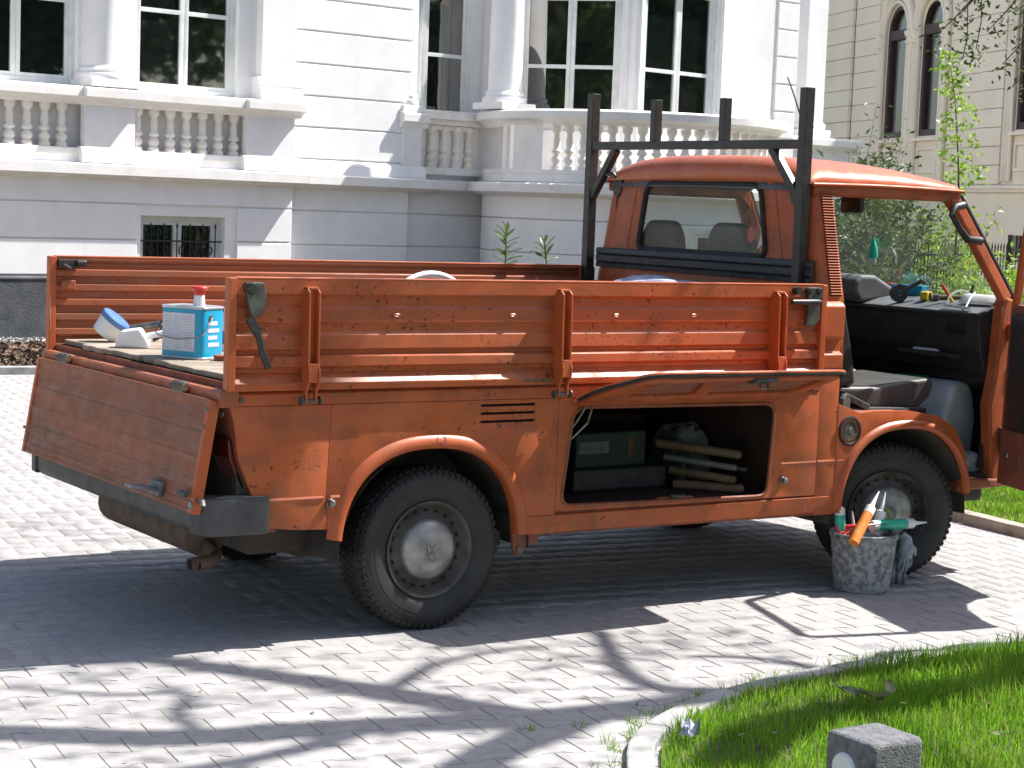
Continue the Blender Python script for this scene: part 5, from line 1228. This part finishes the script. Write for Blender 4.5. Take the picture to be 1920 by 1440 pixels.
# garden trees opposite the villa (mirrored in its windows)
for i, (x, y, H, r_) in enumerate(((15, -11, 11, 3.6), (20.5, -7.5, 10, 3.4), (24, -14, 13, 4.2), (29, -9, 12, 4.0), (34, -15, 13, 4.5), (11, -17, 12, 3.8), (40, -8, 12, 4.2), (3, -20, 12, 4), (-6, -19, 12, 4.2), (37, 0, 11, 3.6), (-17, -1, 11, 3.6), (-22, -6, 12, 4), (-20, 4, 11, 3.6), (29, 3.5, 11, 3.4), (34, -3, 12, 3.8), (26, 0, 9, 2.8))):
    tree('garden_tree', 'leafy garden tree standing opposite the white villa', (x, y, 0), H, r_, 7000, .34, ('leaf_dark', 'leaf_tall')[i % 2], 20+i, 'garden trees opposite the villa', trunk_r=.2)
for i, (x, y) in enumerate(((17, -15), (27, -12), (32, -5))):
    tree('garden_shrub', 'dense rounded garden shrub between the trees opposite the villa', (x, y, 0), 4.0, 2.4, 5000, .30, 'leaf_dark', 40+i, 'garden shrubs opposite the villa', crown_z=.45, trunk_r=.08, cat='shrub', squash=.75)
# tree at the right whose drooping twigs hang into the picture
tb = deep(2330, 415, 15.5); tb.z = 0; HT = thing('hanging_tree', 'tree with small-leaved twigs drooping in front of the cream villa', 'tree', tb)
hm = MB(); hm.tube([Vector((0, 0, 0)), Vector((0, .05, 1.8)), Vector((-.1, .1, 3.6)), Vector((-.2, .15, 4.6))], [.16, .12, .10, .07], 10); hc = []
hr = random.Random(3)
for tip, mid in (((1905, 20), (2080, -90)), ((1850, 60), (2040, -120)), ((1800, 28), (1960, -130)), ((1880, 120), (2060, -60)), ((1935, 175), (2100, -20)), ((1762, 60), (1960, -110))):
    a = Vector((-.15, .12, 4.2)); m_ = deep(*mid, 15.5)-tb; e = deep(tip[0], tip[1], 15.3)-tb
    cs = catmull([a, m_, e], 7); hm.tube(cs, [.03-.0019*i for i in range(len(cs))], 5, caps=False)
    for k in range(len(cs)//2, len(cs)):
        for _ in range(15): hc.append(tuple(cs[k]+Vector((hr.gauss(0, .07), hr.gauss(0, .07), hr.gauss(-.04, .06)))))
    if hr.random() < .8:
        q = [cs[-3], cs[-3]+Vector((.02, 0, -.25)), cs[-3]+Vector((.0, .02, -.5*hr.uniform(.6, 1.1)))]; hm.tube(q, .004, 4, caps=False)
        for _ in range(34): hc.append(tuple(q[2]+Vector((hr.gauss(0, .04), hr.gauss(0, .04), hr.gauss(0, .09)))))
for j in range(5):
    a = Vector((-.2, .15, 4.6)); ang = hr.uniform(0, 6.28); o_ = []; tp = []; limbs(hr, a, (math.cos(ang), math.sin(ang), 1), 1.6, .05, 2, o_, tp)
    for p, r_ in o_:
        hm.tube(p, r_, 5, caps=False)
        for q in p[1:]:
            for _ in range(5): hc.append(tuple(q+Vector((hr.gauss(0, .15), hr.gauss(0, .15), hr.gauss(0, .12)))))
hm.build('trunk', 'bark', HT, smooth=60, flip=False); link('crown', leaf_mesh('crown', hc, .052, .42, droop=.5), 'leaf_olive', HT)

# ================================================================== THINGS ON AND AROUND THE TRUCK
FZ = 1.008
# blue can
cp_ = on(352, 674, 2, FZ); ca = math.atan2(-.834, -.552)            # towards the camera
CN = thing('solvent_can', 'blue metal can with grey label and red cap in the truck bed', 'can', cp_+Vector((.055, .085, 0)), R(-62))
MB().prism(rrect(-.105, .105, -.075, .075, .028, 5), .004, .205, 'z').build('body', 'can_blue', CN, smooth=40)
for z in (.0, .198): MB().prism(rrect(-.109, .109, -.079, .079, .030, 5), z, z+.009, 'z').build('rim', 'can_lid', CN, smooth=40, bev=.002)
MB().prism(rrect(-.104, .104, -.074, .074, .027, 5), .2068, .2085, 'z').build('lid', 'can_lid', CN)
CNM = None
lb = MB(); lb.box(-.088, .070, -.0768, -.0755, .030, .180); lbl = lb.build('label', 'can_label', CN)
for i in range(3):
    for j in range(13): MB().box(-.084+.052*i, -.084+.052*i+random.uniform(.030, .046), -.0772, -.0767, .042+j*.0102, .0455+j*.0102).build('print_line', 'bag_grey', lbl)
for i in range(4): MB().box(.1055, .1062, -.035, .035-.012*(i % 2), .05+.028*i, .066+.028*i).build('print_mark', 'can_label', CN)
MB().lathe([(.024, .206), (.022, .235), (.020, .250), (0, .250)], 20, Matrix.Translation((.035, -.005, 0))).build('neck', 'plastic_white', CN, smooth=40)
MB().lathe([(.019, .250), (.022, .255), (.022, .268), (.034, .274), (.036, .280), (.033, .285), (.020, .281), (0, .281)], 24, Matrix.Translation((.035, -.005, 0))).build('cap', 'red_plastic', CN, smooth=40)
MB().lathe([(0, .006), (.010, .005), (.012, 0)], 12, Matrix.Translation((.106, -.02, .165)) @ Matrix.Rotation(PI/2, 4, 'Y')).build('handle_lug', 'steel', CN, smooth=40)
MB().tube([(.112, -.02, .165), (.122, -.05, .13), (.118, -.085, .10), (.09, -.098, .088), (.0, -.10, .078), (-.09, -.098, .088), (-.118, -.085, .10), (-.122, -.05, .13), (-.112, -.02, .165)], .0028, 6).build('handle', 'steel', CN, smooth=40)
# white kettle lying by the far side, blue tub behind, metal gun
tp_ = on(215, 640, 2, FZ); TB = thing('lidded_tub', 'white tub with blue lid tipped over by the far side board', 'tub', (tp_.x-.02, min(tp_.y, 1.735), FZ), R(-35))
TM = Matrix.Translation((0, 0, .068)) @ Matrix.Rotation(R(38), 4, 'Y') @ Matrix.Translation((0, 0, -.050))
MB().lathe([(0, 0), (.050, 0), (.056, .005), (.064, .075), (.0, .075)], 26, TM).build('body', 'plastic_white', TB, smooth=40)
MB().lathe([(.066, .070), (.068, .073), (.068, .092), (.062, .098), (0, .098)], 26, TM).build('lid', 'blue_cap', TB, smooth=40)
sp_ = on(250, 652, 2, FZ); SCP = thing('plastic_scoop', 'angular white plastic scoop lying in front of the tub', 'scoop', (sp_.x, min(sp_.y, 1.62), FZ), R(-28))
MB().prism([(-.075, .0), (.065, .0), (.070, .025), (.030, .085), (-.050, .072)], -.045, .045).build('body', 'plastic_white', SCP, bev=.012, seg=3)
MB().tube([(.055, 0, .05), (.11, 0, .062), (.17, 0, .078)], .013, 10).build('handle', 'plastic_white', SCP, smooth=50)
gp_ = on(278, 640, 2, FZ); GN = thing('skeleton_gun', 'grey metal cartridge gun lying next to the white kettle', 'tool', gp_+Vector((0, .03, 0)), R(-25))
MB().tube([(-.10, 0, .045), (.06, 0, .075)], .017, 10).build('barrel', 'steel', GN, smooth=40)
MB().tube([(.06, 0, .075), (.075, 0, .06), (.05, 0, .012), (.03, 0, .006)], .010, 8).build('grip', 'dark_steel', GN, smooth=40)
MB().tube([(-.10, 0, .045), (-.13, 0, .018), (-.10, 0, .006), (.0, .02, .006)], .006, 8).build('rod', 'dark_steel', GN, smooth=40)
bp_ = on(420, 662, 2, FZ); BT = thing('white_bottle', 'white bottle with blue print behind the blue can', 'bottle', bp_+Vector((.06, .10, 0)), R(-30))
MB().lathe([(0, 0), (.034, 0), (.036, .004), (.036, .13), (.030, .15), (.016, .165), (.016, .18), (0, .18)], 20).build('body', 'plastic_white', BT, smooth=40)
MB().lathe([(.0365, .03), (.0368, .03), (.0368, .085), (.0365, .085)], 20).build('print', 'blue_cap', BT, smooth=40)
rb = on(416, 679, 2, FZ); BK = thing('orange_block', 'flat terracotta-coloured sanding block beside the blue can', 'block', rb+Vector((.06, .06, 0)), R(-20)); MB().box(-.06, .06, -.03, .03, 0, .022).build('body', 'orange_dark', BK, bev=.004)
hp = on(803, 560, 1, .16); HS = thing('hose_coil', 'white hose coil leaning against the near side board', 'hose', (hp.x, .13, FZ)); 
mb = MB(); mb.tube([((.180+.012*math.sin(i*.09))*math.cos(2*PI*i/36), .0+.012*math.sin(2*PI*i/72)+.010*(i/72), .195+(.180)*math.sin(2*PI*i/36)) for i in range(41)], .0135, 8); mb.build('coil', 'plastic_white', HS, smooth=60)
# tarp bundle against the cab
def lump(cx, cy, sx, sy, sz, seed, n=26, amp=.07):
    rg = random.Random(seed); ph = [(rg.uniform(0, 6), rg.uniform(3, 9), rg.uniform(3, 9)) for _ in range(6)]
    def fn(u, v):
        a = 2*PI*u; b = PI*v/2*.999; e = .45
        c, s_ = math.cos(a), math.sin(a); x = math.copysign(abs(c)**e, c); y = math.copysign(abs(s_)**e, s_); rr = math.cos(b)**.5; h = math.sin(b)**.55
        w = sum(math.sin(p+fx*x*rr+fy*y*rr*1.3+3*h) for p, fx, fy in ph)/6
        return (cx+sx*x*rr*(1+amp*w), cy+sy*y*rr*(1+amp*w), sz*h*(1+amp*w))
    return MB().grid(fn, n*2, n)
BU = thing('tarp_bundle', 'blue and white tarpaulin bundle in the bed against the cab', 'tarpaulin', (1.60, .76, FZ)); lump(0, 0, .20, .36, .335, 4).build('body', 'cloth_blue', BU, smooth=80)
# ---- in the locker, its shade put into darker item colours
LZ = .4445
def lk_(px_, py_, y): return on(px_, py_, 1, y)
bx_ = lk_(1165, 905, .55); CA = thing('tool_case', 'dark green tool case with white sticker in the side locker', 'case', (1.10, .56, LZ+.10), R(4))
MB().box(-.20, .20, -.14, .14, 0, .155).build('body', 'box_green', CA, bev=.012)
MB().box(-.185, -.02, -.1425, -.1405, .065, .115).build('sticker', 'seat_grey', CA)
MB().box(-.065, -.035, -.1432, -.1424, .078, .108).build('sticker_block', 'dark_steel', CA); MB().box(-.175, -.09, -.1432, -.1424, .085, .093).build('sticker_line', 'dark_steel', CA)
MB().box(.09, .12, -.1425, -.1405, .05, .13).build('red_mark', 'tail_red', CA)
C2 = thing('black_crate', 'flat black case under the green tool case', 'case', (1.14, .56, LZ), R(2)); MB().box(-.26, .26, -.17, .17, 0, .10).build('body', 'dash', C2, bev=.015)
BP = thing('orange_tool', 'orange plastic work tool leaning in the rear end of the locker', 'tool', (.62, .30, LZ), R(20)); MB().tube([(0, 0, 0), (.01, 0, .10), (.0, .02, .2), (.03, .02, .30)], [.045, .055, .04, .02], 12).build('body', 'orange_dark', BP, smooth=60); MB().tube([(.03, .02, .30), (.05, .02, .34), (.10, .02, .33)], .012, 8).build('grip', 'dash', BP, smooth=60)  # orange cylinder of unclear use, shaped as a tool
for i, (xa, ya, za, xb, yb, zb, r_, mt_, lb_) in enumerate(((1.42, .50, .185, 1.63, .17, .165, .020, 'stick_wood', 'thick pale wooden handle, topmost in the locker'), (1.40, .42, .135, 1.60, .15, .110, .014, 'seat_grey', 'grey-white tube with dark end in the side locker'), (1.42, .40, .080, 1.58, .14, .060, .018, 'stick_wood', 'brown wooden handle under the grey-white tube'), (1.41, .36, .022, 1.62, .13, .021, .020, 'stick_wood', 'round broom handle lying on the locker floor'))):
    hd = thing('broom_stick', lb_, 'stick', (xa, ya, LZ)); d_ = Vector((xb-xa, yb-ya, zb-za)); mb = MB().tube([(0, 0, za), tuple(Vector((0, 0, za))+d_*.97), tuple(Vector((0, 0, za))+d_)], [r_, r_, r_*.6], 12); mb.build('shaft', mt_, hd, smooth=40)
    if i == 1: MB().tube([tuple(Vector((0, 0, za))+d_*.98), tuple(Vector((0, 0, za))+d_*1.12)], r_*.95, 12).build('end_piece', 'dash', hd, smooth=40)
HB = thing('handle_rest', 'dark scrap board under the handles in the locker', 'board', (1.50, .30, LZ), R(-60)); MB().box(-.07, .07, -.02, .02, 0, .040).build('body', 'dash', HB, bev=.01)
PB = thing('plastic_bag', 'crumpled translucent plastic bag at the front end of the locker', 'bag', (1.62, .60, LZ)); lump(0, 0, .085, .12, .235, 9, 18, .30).build('body', 'bag_film', PB, smooth=25)
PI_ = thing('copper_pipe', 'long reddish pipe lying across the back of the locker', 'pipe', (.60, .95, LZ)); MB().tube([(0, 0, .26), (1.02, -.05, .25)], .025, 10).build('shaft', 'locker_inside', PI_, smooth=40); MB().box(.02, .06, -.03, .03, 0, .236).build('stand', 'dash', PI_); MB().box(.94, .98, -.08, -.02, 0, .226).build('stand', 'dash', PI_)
# ---- in the cab
def dz(x): return 1.232+(x-3.01)*.273 if x < 3.12 else 1.262+(x-3.12)*.13
def dashpt(px_, py_):
    p = on(px_, py_, 2, 1.25)
    for _ in range(6): p = on(px_, py_, 2, dz(min(3.31, max(3.01, p.x))))
    return p
p = dashpt(1655, 552); TG = thing('tape_dispenser', 'black tape dispenser with a round reel on the dashboard', 'dispenser', (3.07, .72, dz(3.07)+.002), R(-20))
MB().lathe([(.014, -.012), (.045, -.012), (.045, .012), (.014, .012), (.014, -.012)], 24, Matrix.Translation((0, 0, .046)) @ Matrix.Rotation(PI/2, 4, 'X')).build('reel', 'dash', TG, smooth=40)
MB().tube([(.03, 0, .06), (.07, -.01, .085), (.11, -.02, .11), (.13, -.02, .10)], .011, 8).build('handle', 'black_paint', TG, smooth=40)
YT = thing('tape_measure', 'yellow tape measure on the dashboard', 'tape measure', (3.14, .60, dz(3.14)+.002), R(20)); MB().prism(rrect(-.035, .035, 0, .045, .014, 4), -.02, .02).build('body', 'yellow', YT, bev=.004)
MB().lathe([(0, .022), (.018, .0215), (.020, .0202)], 16, Matrix.Translation((0, 0, .023)) @ Matrix.Rotation(PI/2, 4, 'X')).build('hub', 'dash', YT)
WH = thing('hammer', 'wooden hammer handle lying behind the tape measure', 'hammer', (3.20, .54, dz(3.20)+.012), R(-50)); MB().tube([(-.02, 0, .0), (.06, 0, .003), (.13, 0, .003)], [.011, .013, .010], 10).build('handle', 'stick_wood', WH, smooth=40); MB().box(-.05, -.02, -.05, .05, -.012, .014).build('head', 'dark_steel', WH, bev=.004)
for nm, lb_, m_, x, y, ax_ in (('pencil', 'red carpenter pencil standing tilted on the dashboard', 'red_plastic', 3.16, .44, (-.03, .05, .085)), ('marker', 'black and yellow marker standing in the dashboard clutter', 'black_paint', 3.18, .36, (.01, -.02, .09))):
    q = thing(nm, lb_, nm, (x, y, dz(x))); MB().tube([(0, 0, .0), ax_], .007, 8).build('shaft', m_, q, smooth=40); MB().tube([(0, 0, .0), tuple(Vector(ax_)*.3)], .0085, 8).build('tip', 'yellow', q, smooth=40)
NB = thing('paper_pad', 'bent grey-white paper pad at the door end of the dashboard', 'paper', (3.16, .25, dz(3.16)+.003), R(6))
MB().grid(lambda u, v: (-.055+.11*u, -.10+.20*v, .045*math.sin(PI*u)+.002), 10, 4).build('sheet', 'paper', NB, smooth=80, solid=.004)
CW = thing('cable_loop', 'white cable loop on the dashboard in front of the paper pad', 'cable', (3.07, .30, dz(3.07)+.006), 0)
MB().tube(catmull([(-.02, .07, .012), (.0, .075, .05), (.06, .06, .075), (.10, .04, .06)], 5), .004, 6).tube(catmull([(-.03, -.06, .002), (.03, -.03, .045), (.09, .0, .07)], 5), .004, 6).tube([(-.03, .08, .004), (-.035, -.10, -.002)], .007, 6).build('cable', 'plastic_white', CW, smooth=60)
BX = thing('blue_box', 'small turquoise carton on the far side of the dashboard', 'box', (3.26, .86, dz(3.26)+.002), R(8)); MB().box(-.02, .02, -.11, .09, 0, .05).build('body', 'can_blue', BX, bev=.003); MB().box(-.021, .021, .0905, .125, 0, .055).build('flap', 'red_plastic', BX)
AF = thing('green_bottle', 'green bottle-shaped air freshener hanging behind the windscreen', 'air freshener', (3.13, .98, 1.46)); MB().lathe([(0, .0), (.030, .0), (.034, .02), (.030, .07), (.018, .11), (.009, .13), (.008, .15), (0, .15)], 16, Matrix.Scale(.72, 4)).build('body', 'green_print', AF, smooth=40); MB().tube([(0, 0, .10), (-.02, 0, .34)], .0015, 4).build('thread', 'black_paint', AF); MB().box(-.003, .003, -.022, .022, -.022, .0).build('tag', 'paper', AF)
GB = thing('cement_bag', 'green and grey paper sack in the cab footwell', 'sack', (2.985, .45, .478), R(12)); MB().prism(rpoly([(-.02, 0), (.22, 0), (.25, .24), (.19, .41), (.03, .42), (-.06, .20)], .06, 5), -.17, .17).build('body', 'bag_grey', GB, bev=.03, seg=3)
MB().prism(rpoly([(-.03, .20), (-.066, .20), (.028, .426), (.11, .428), (.06, .30)], .02, 3), .02, .173).build('green_panel', 'bag_green', GB, bev=.01)
RG = thing('rag', 'crumpled grey dust sheet on the cab floor by the sill', 'cloth', (3.03, .22, .478)); lump(0, 0, .11, .08, .09, 12, 14).build('body', 'cloth_grey', RG, smooth=60)
PLK = thing('wood_offcut', 'brown wooden offcut leaning in the cab footwell', 'wood', (3.08, .36, .478), R(10)); MB().bar((-.12, 0, .02), (.10, .0, .14), .07, .03).build('body', 'stick_wood', PLK, bev=.004)
PPR = thing('folded_papers', 'folded pale blue papers on the shelf under the dashboard', 'paper', (3.06, .46, 1.0305), R(8)); MB().box(-.025, .03, -.13, .10, 0, .012).build('sheets', 'can_label', PPR, bev=.003)
# ---- bucket
BKC = Vector((2.228, .005, 0)); BK_ = thing('mortar_bucket', 'cement-smeared grey builder bucket standing by the front wheel', 'bucket', BKC)
MB().lathe([(0, .003), (.118, .0), (.124, .004), (.147, .235), (.153, .240), (.155, .258), (.151, .262), (.146, .256), (.121, .010), (0, .010)], 40).build('body', 'cement', BK_, smooth=35)
MB().tube([(-.150*math.cos(a)*1.0+.0, -.06*math.sin(a), .248+.055*math.sin(a)) for a in [PI*i/20 for i in range(21)]], .003, 6).build('handle', 'steel', BK_, smooth=60)
for sx in (-1, 1): MB().lathe([(.012, 0), (.014, .004), (.008, .012), (0, .012)], 10, Matrix.Translation((sx*.15, 0, .248)) @ Matrix.Rotation(sx*PI/2, 4, 'Y')).build('lug', 'dark_steel', BK_)
RIGHT = Vector(CR); UPV = Vector((0, 0, 1)); TOC = Vector((-.55, -.83, 0))
def bpos(px_, py_, off=0): 
    q = (CAM[0]-BKC.x)*0; d = (Vector(CAM)-BKC); yv = on(px_, py_, 1, BKC.y-off); return yv
def cartridge(label, a, b, mat, end, nozzle=True, r_=.024):
    a, b = Vector(a), Vector(b); d = (b-a).normalized(); t = thing('sealant_cartridge', label, 'cartridge', a)
    L = (b-a).length; z = Vector((0, 0, 0))
    MB().tube([z, d*L*.12], r_*1.01, 18).build('base', end, t, smooth=40)
    MB().tube([d*L*.12, d*L*.80], r_, 18).build('barrel', mat, t, smooth=40)
    MB().tube([d*L*.80, d*L*.97, d*L], [r_, r_, r_*.75], 18).build('shoulder', 'plastic_white', t, smooth=40)
    if nozzle: MB().tube([d*L, d*(L+.02), d*(L+.03), d*(L+.09)], [.011, .011, .009, .003], 10).build('nozzle', 'plastic_white', t, smooth=40)
    return t
cartridge('orange and white sealant cartridge sticking up out of the bucket', bpos(1600, 1018, .09), bpos(1634, 950, .04), 'orange_print', 'orange_print')
cartridge('green and white sealant cartridge lying across the bucket rim', bpos(1634, 986, .03), bpos(1712, 981, .02), 'green_print', 'plastic_white')
cartridge('green-banded cartridge standing upside down at the back of the bucket', bpos(1577, 1012, -.05), bpos(1574, 952, -.05), 'green_print', 'plastic_white', False)
cartridge('plain white cartridge with long nozzle leaning in the bucket', bpos(1640, 1010, .0), bpos(1652, 958, -.02), 'plastic_white', 'plastic_white')
for lb_, m_, q0, q1, r_ in (('thin white nozzle upright in the bucket', 'plastic_white', (1603, 1010), (1598, 958), .006), ('small orange nozzle behind the green cartridge', 'yellow', (1668, 1000), (1667, 955), .007)):
    a, b = bpos(*q0, -.03), bpos(*q1, -.03); t = thing('nozzle', lb_, 'nozzle', a); MB().tube([(0, 0, 0), tuple((b-a)*.6), tuple(b-a)], [r_*1.2, r_, r_*.5], 10).build('tip', m_, t, smooth=40)
cartridge('white cartridge lying low behind the orange one in the bucket', bpos(1622, 1014, -.02), bpos(1660, 990, -.05), 'plastic_white', 'seat_grey', False)
for lb_, m_, sd_, q0, sz in (('crumpled red and white wrapper at the bucket rim', 'red_plastic', 31, (1583, 1012), (.03, .03, .05)), ('crumpled white paper towel on top of the bucket', 'plastic_white', 32, (1645, 1014), (.05, .035, .035)), ('crumpled brown paper in the right side of the bucket', 'orange_dark', 33, (1664, 1012), (.03, .03, .04))):
    a = bpos(*q0, -.01); t = thing('wrapper', lb_, 'wrapper', a-Vector((0, 0, .015))); lump(0, 0, *sz, sd_, 10, .25).build('film', m_, t, smooth=20)
RBX = thing('red_packet', 'red packet tucked into the rear of the bucket', 'packet', bpos(1590, 1006, -.03), R(-25)); MB().box(-.06, .055, -.012, .012, -.06, .055).build('body', 'red_plastic', RBX, bev=.006)
TRW = thing('grey_scraper', 'curved grey filling knife between the cartridges in the bucket', 'scraper', bpos(1632, 1010, .05), R(-30)); MB().grid(lambda u, v: (-.05+.10*u, .02*math.sin(PI*u), -.06+.10*v-.03*u), 8, 3).build('blade', 'bumper_cap', TRW, smooth=60, solid=.003)
# fabric glove hung over the rim
gx = bpos(1690, 1010, .02); GV = thing('work_glove', 'grey-blue fabric work glove hung over the bucket rim', 'glove', gx)
fg = MB()
gcol = [(-.012, -.02), (.006, -.022), (.024, -.018), (.04, -.008)]
palm = [(.0, .0, .020), (.012, -.012, .0), (.016, -.016, -.04), (.014, -.016, -.085)]
fg.tube(palm, [.018, .030, .036, .033], 12)
for i, (dx, L) in enumerate(((-.022, .060), (-.006, .075), (.010, .070), (.024, .055))):
    b0 = Vector((.012+dx*.9, -.016-dx*.35, -.075)); fg.tube([b0, b0+Vector((dx*.15, -.004, -L*.5)), b0+Vector((dx*.3, .004, -L))], [.010, .0095, .006], 8)
fg.tube([(.03, -.02, -.02), (.052, -.035, -.045), (.056, -.036, -.075)], [.011, .010, .006], 8); fg.build('glove_body', 'cloth_grey', GV, smooth=60)
RGB_ = bpos(1680, 1040, -.02); RC = thing('hanging_rag', 'folded grey rag trailing from the bucket to the paving', 'rag', Vector((RGB_.x, RGB_.y, 0)), R(-30))
MB().grid(lambda u, v: (-.035+.075*u+.010*math.sin(v*5)+.015*v, .010*math.sin(u*14+v*2)+.006*math.sin(u*30)-.01*v, .215-.213*v+.004*math.sin(u*9)*(1-v)), 26, 10).build('cloth', 'cloth_grey', RC, smooth=80, solid=.003)
# ---- bollard, litter
BO = thing('bollard', 'square grey concrete bollard with round white plate in the grass', 'bollard', (-.288, -2.67, 0)); hb_ = .32
MB().box(-.093, .093, -.088, .088, -.05, hb_).build('shaft', 'bollard', BO, bev=.016, seg=4)
MB().lathe([(0, .006), (.030, .006), (.036, .009), (.040, .006), (.042, 0)], 28, Matrix.Translation((-.0935, .010, hb_-.085)) @ Matrix.Rotation(-PI/2, 4, 'Y')).build('reflector', 'white_disc', BO, smooth=40)
lbp = on(1290, 1392, 2, .03); LB = thing('litter_bag', 'scrap of white plastic bag in the grass by the kerb', 'litter', (lbp.x, lbp.y, .03), .4)
MB().grid(lambda u, v: (-.035+.07*u+.01*math.sin(9*v), -.02+.035*v+.012*math.sin(7*u+4*v), .03+.035*math.sin(PI*u)*(.6+.4*math.sin(11*v+3*u))+.018*math.sin(13*u)), 14, 10).build('film', 'can_label', LB, smooth=20)
dl = MB(); dl.grid(lambda u, v: (u, (v-.5)*.55*math.sin(PI*min(1, u*1.02)), .12*math.sin(PI*u)*.5+abs(v-.5)*.2), 6, 4); dl_me = dl.mesh('leaf', 60, flip=False); dl_me.materials.append(MATS['dry_leaf'])
rg = random.Random(8); WD = thing('dock_plant', 'pale broad-leaved weed in the grass beyond the bollard', 'weed', on(1615, 1330, 2, .03))
for i in range(9):
    o = link('leaf', dl_me, None, WD, (rg.gauss(0, .05), rg.gauss(0, .04), .03)); o.rotation_euler = (rg.gauss(0, .4), -R(rg.uniform(5, 40)), rg.uniform(0, 6.28)); k_ = rg.uniform(.05, .085); o.scale = (k_, k_, k_)
for i, (px_, py_) in enumerate(((1510, 1345), (1455, 1385), (1880, 1385), (1760, 1310), (1700, 1330), (1860, 1330), (1480, 1300), (1400, 1380))):
    q = on(px_, py_, 2, .05); o = link('fallen_leaf', dl_me, None, None, (q.x, q.y, .055+rg.uniform(0, .015))); o.rotation_euler = (rg.gauss(0, .4), rg.gauss(0, .4), rg.uniform(0, 6)); k_ = rg.uniform(.025, .045); o.scale = (k_, k_, k_)
    tag(o, 'pale dry leaf caught in the grass of the island', 'leaf', 'dry leaves on the island lawn')
for i, (px_, py_) in enumerate(((1032, 1235), (375, 1297), (1105, 1310), (1560, 1228), (1600, 1232), (1640, 1226), (1880, 1018), (1905, 1014), (585, 1335), (240, 1430))):
    q = on(px_, py_, 2, .003); o = link('dry_leaf', dl_me, None, None, (q.x, q.y, .004)); o.rotation_euler = (rg.gauss(0, .1), rg.gauss(0, .1), rg.uniform(0, 6)); k_ = rg.uniform(.012, .03); o.scale = (k_, k_, k_*.5)
    tag(o, 'small dry leaf lying on the paving', 'leaf', 'dry leaves on the paving')
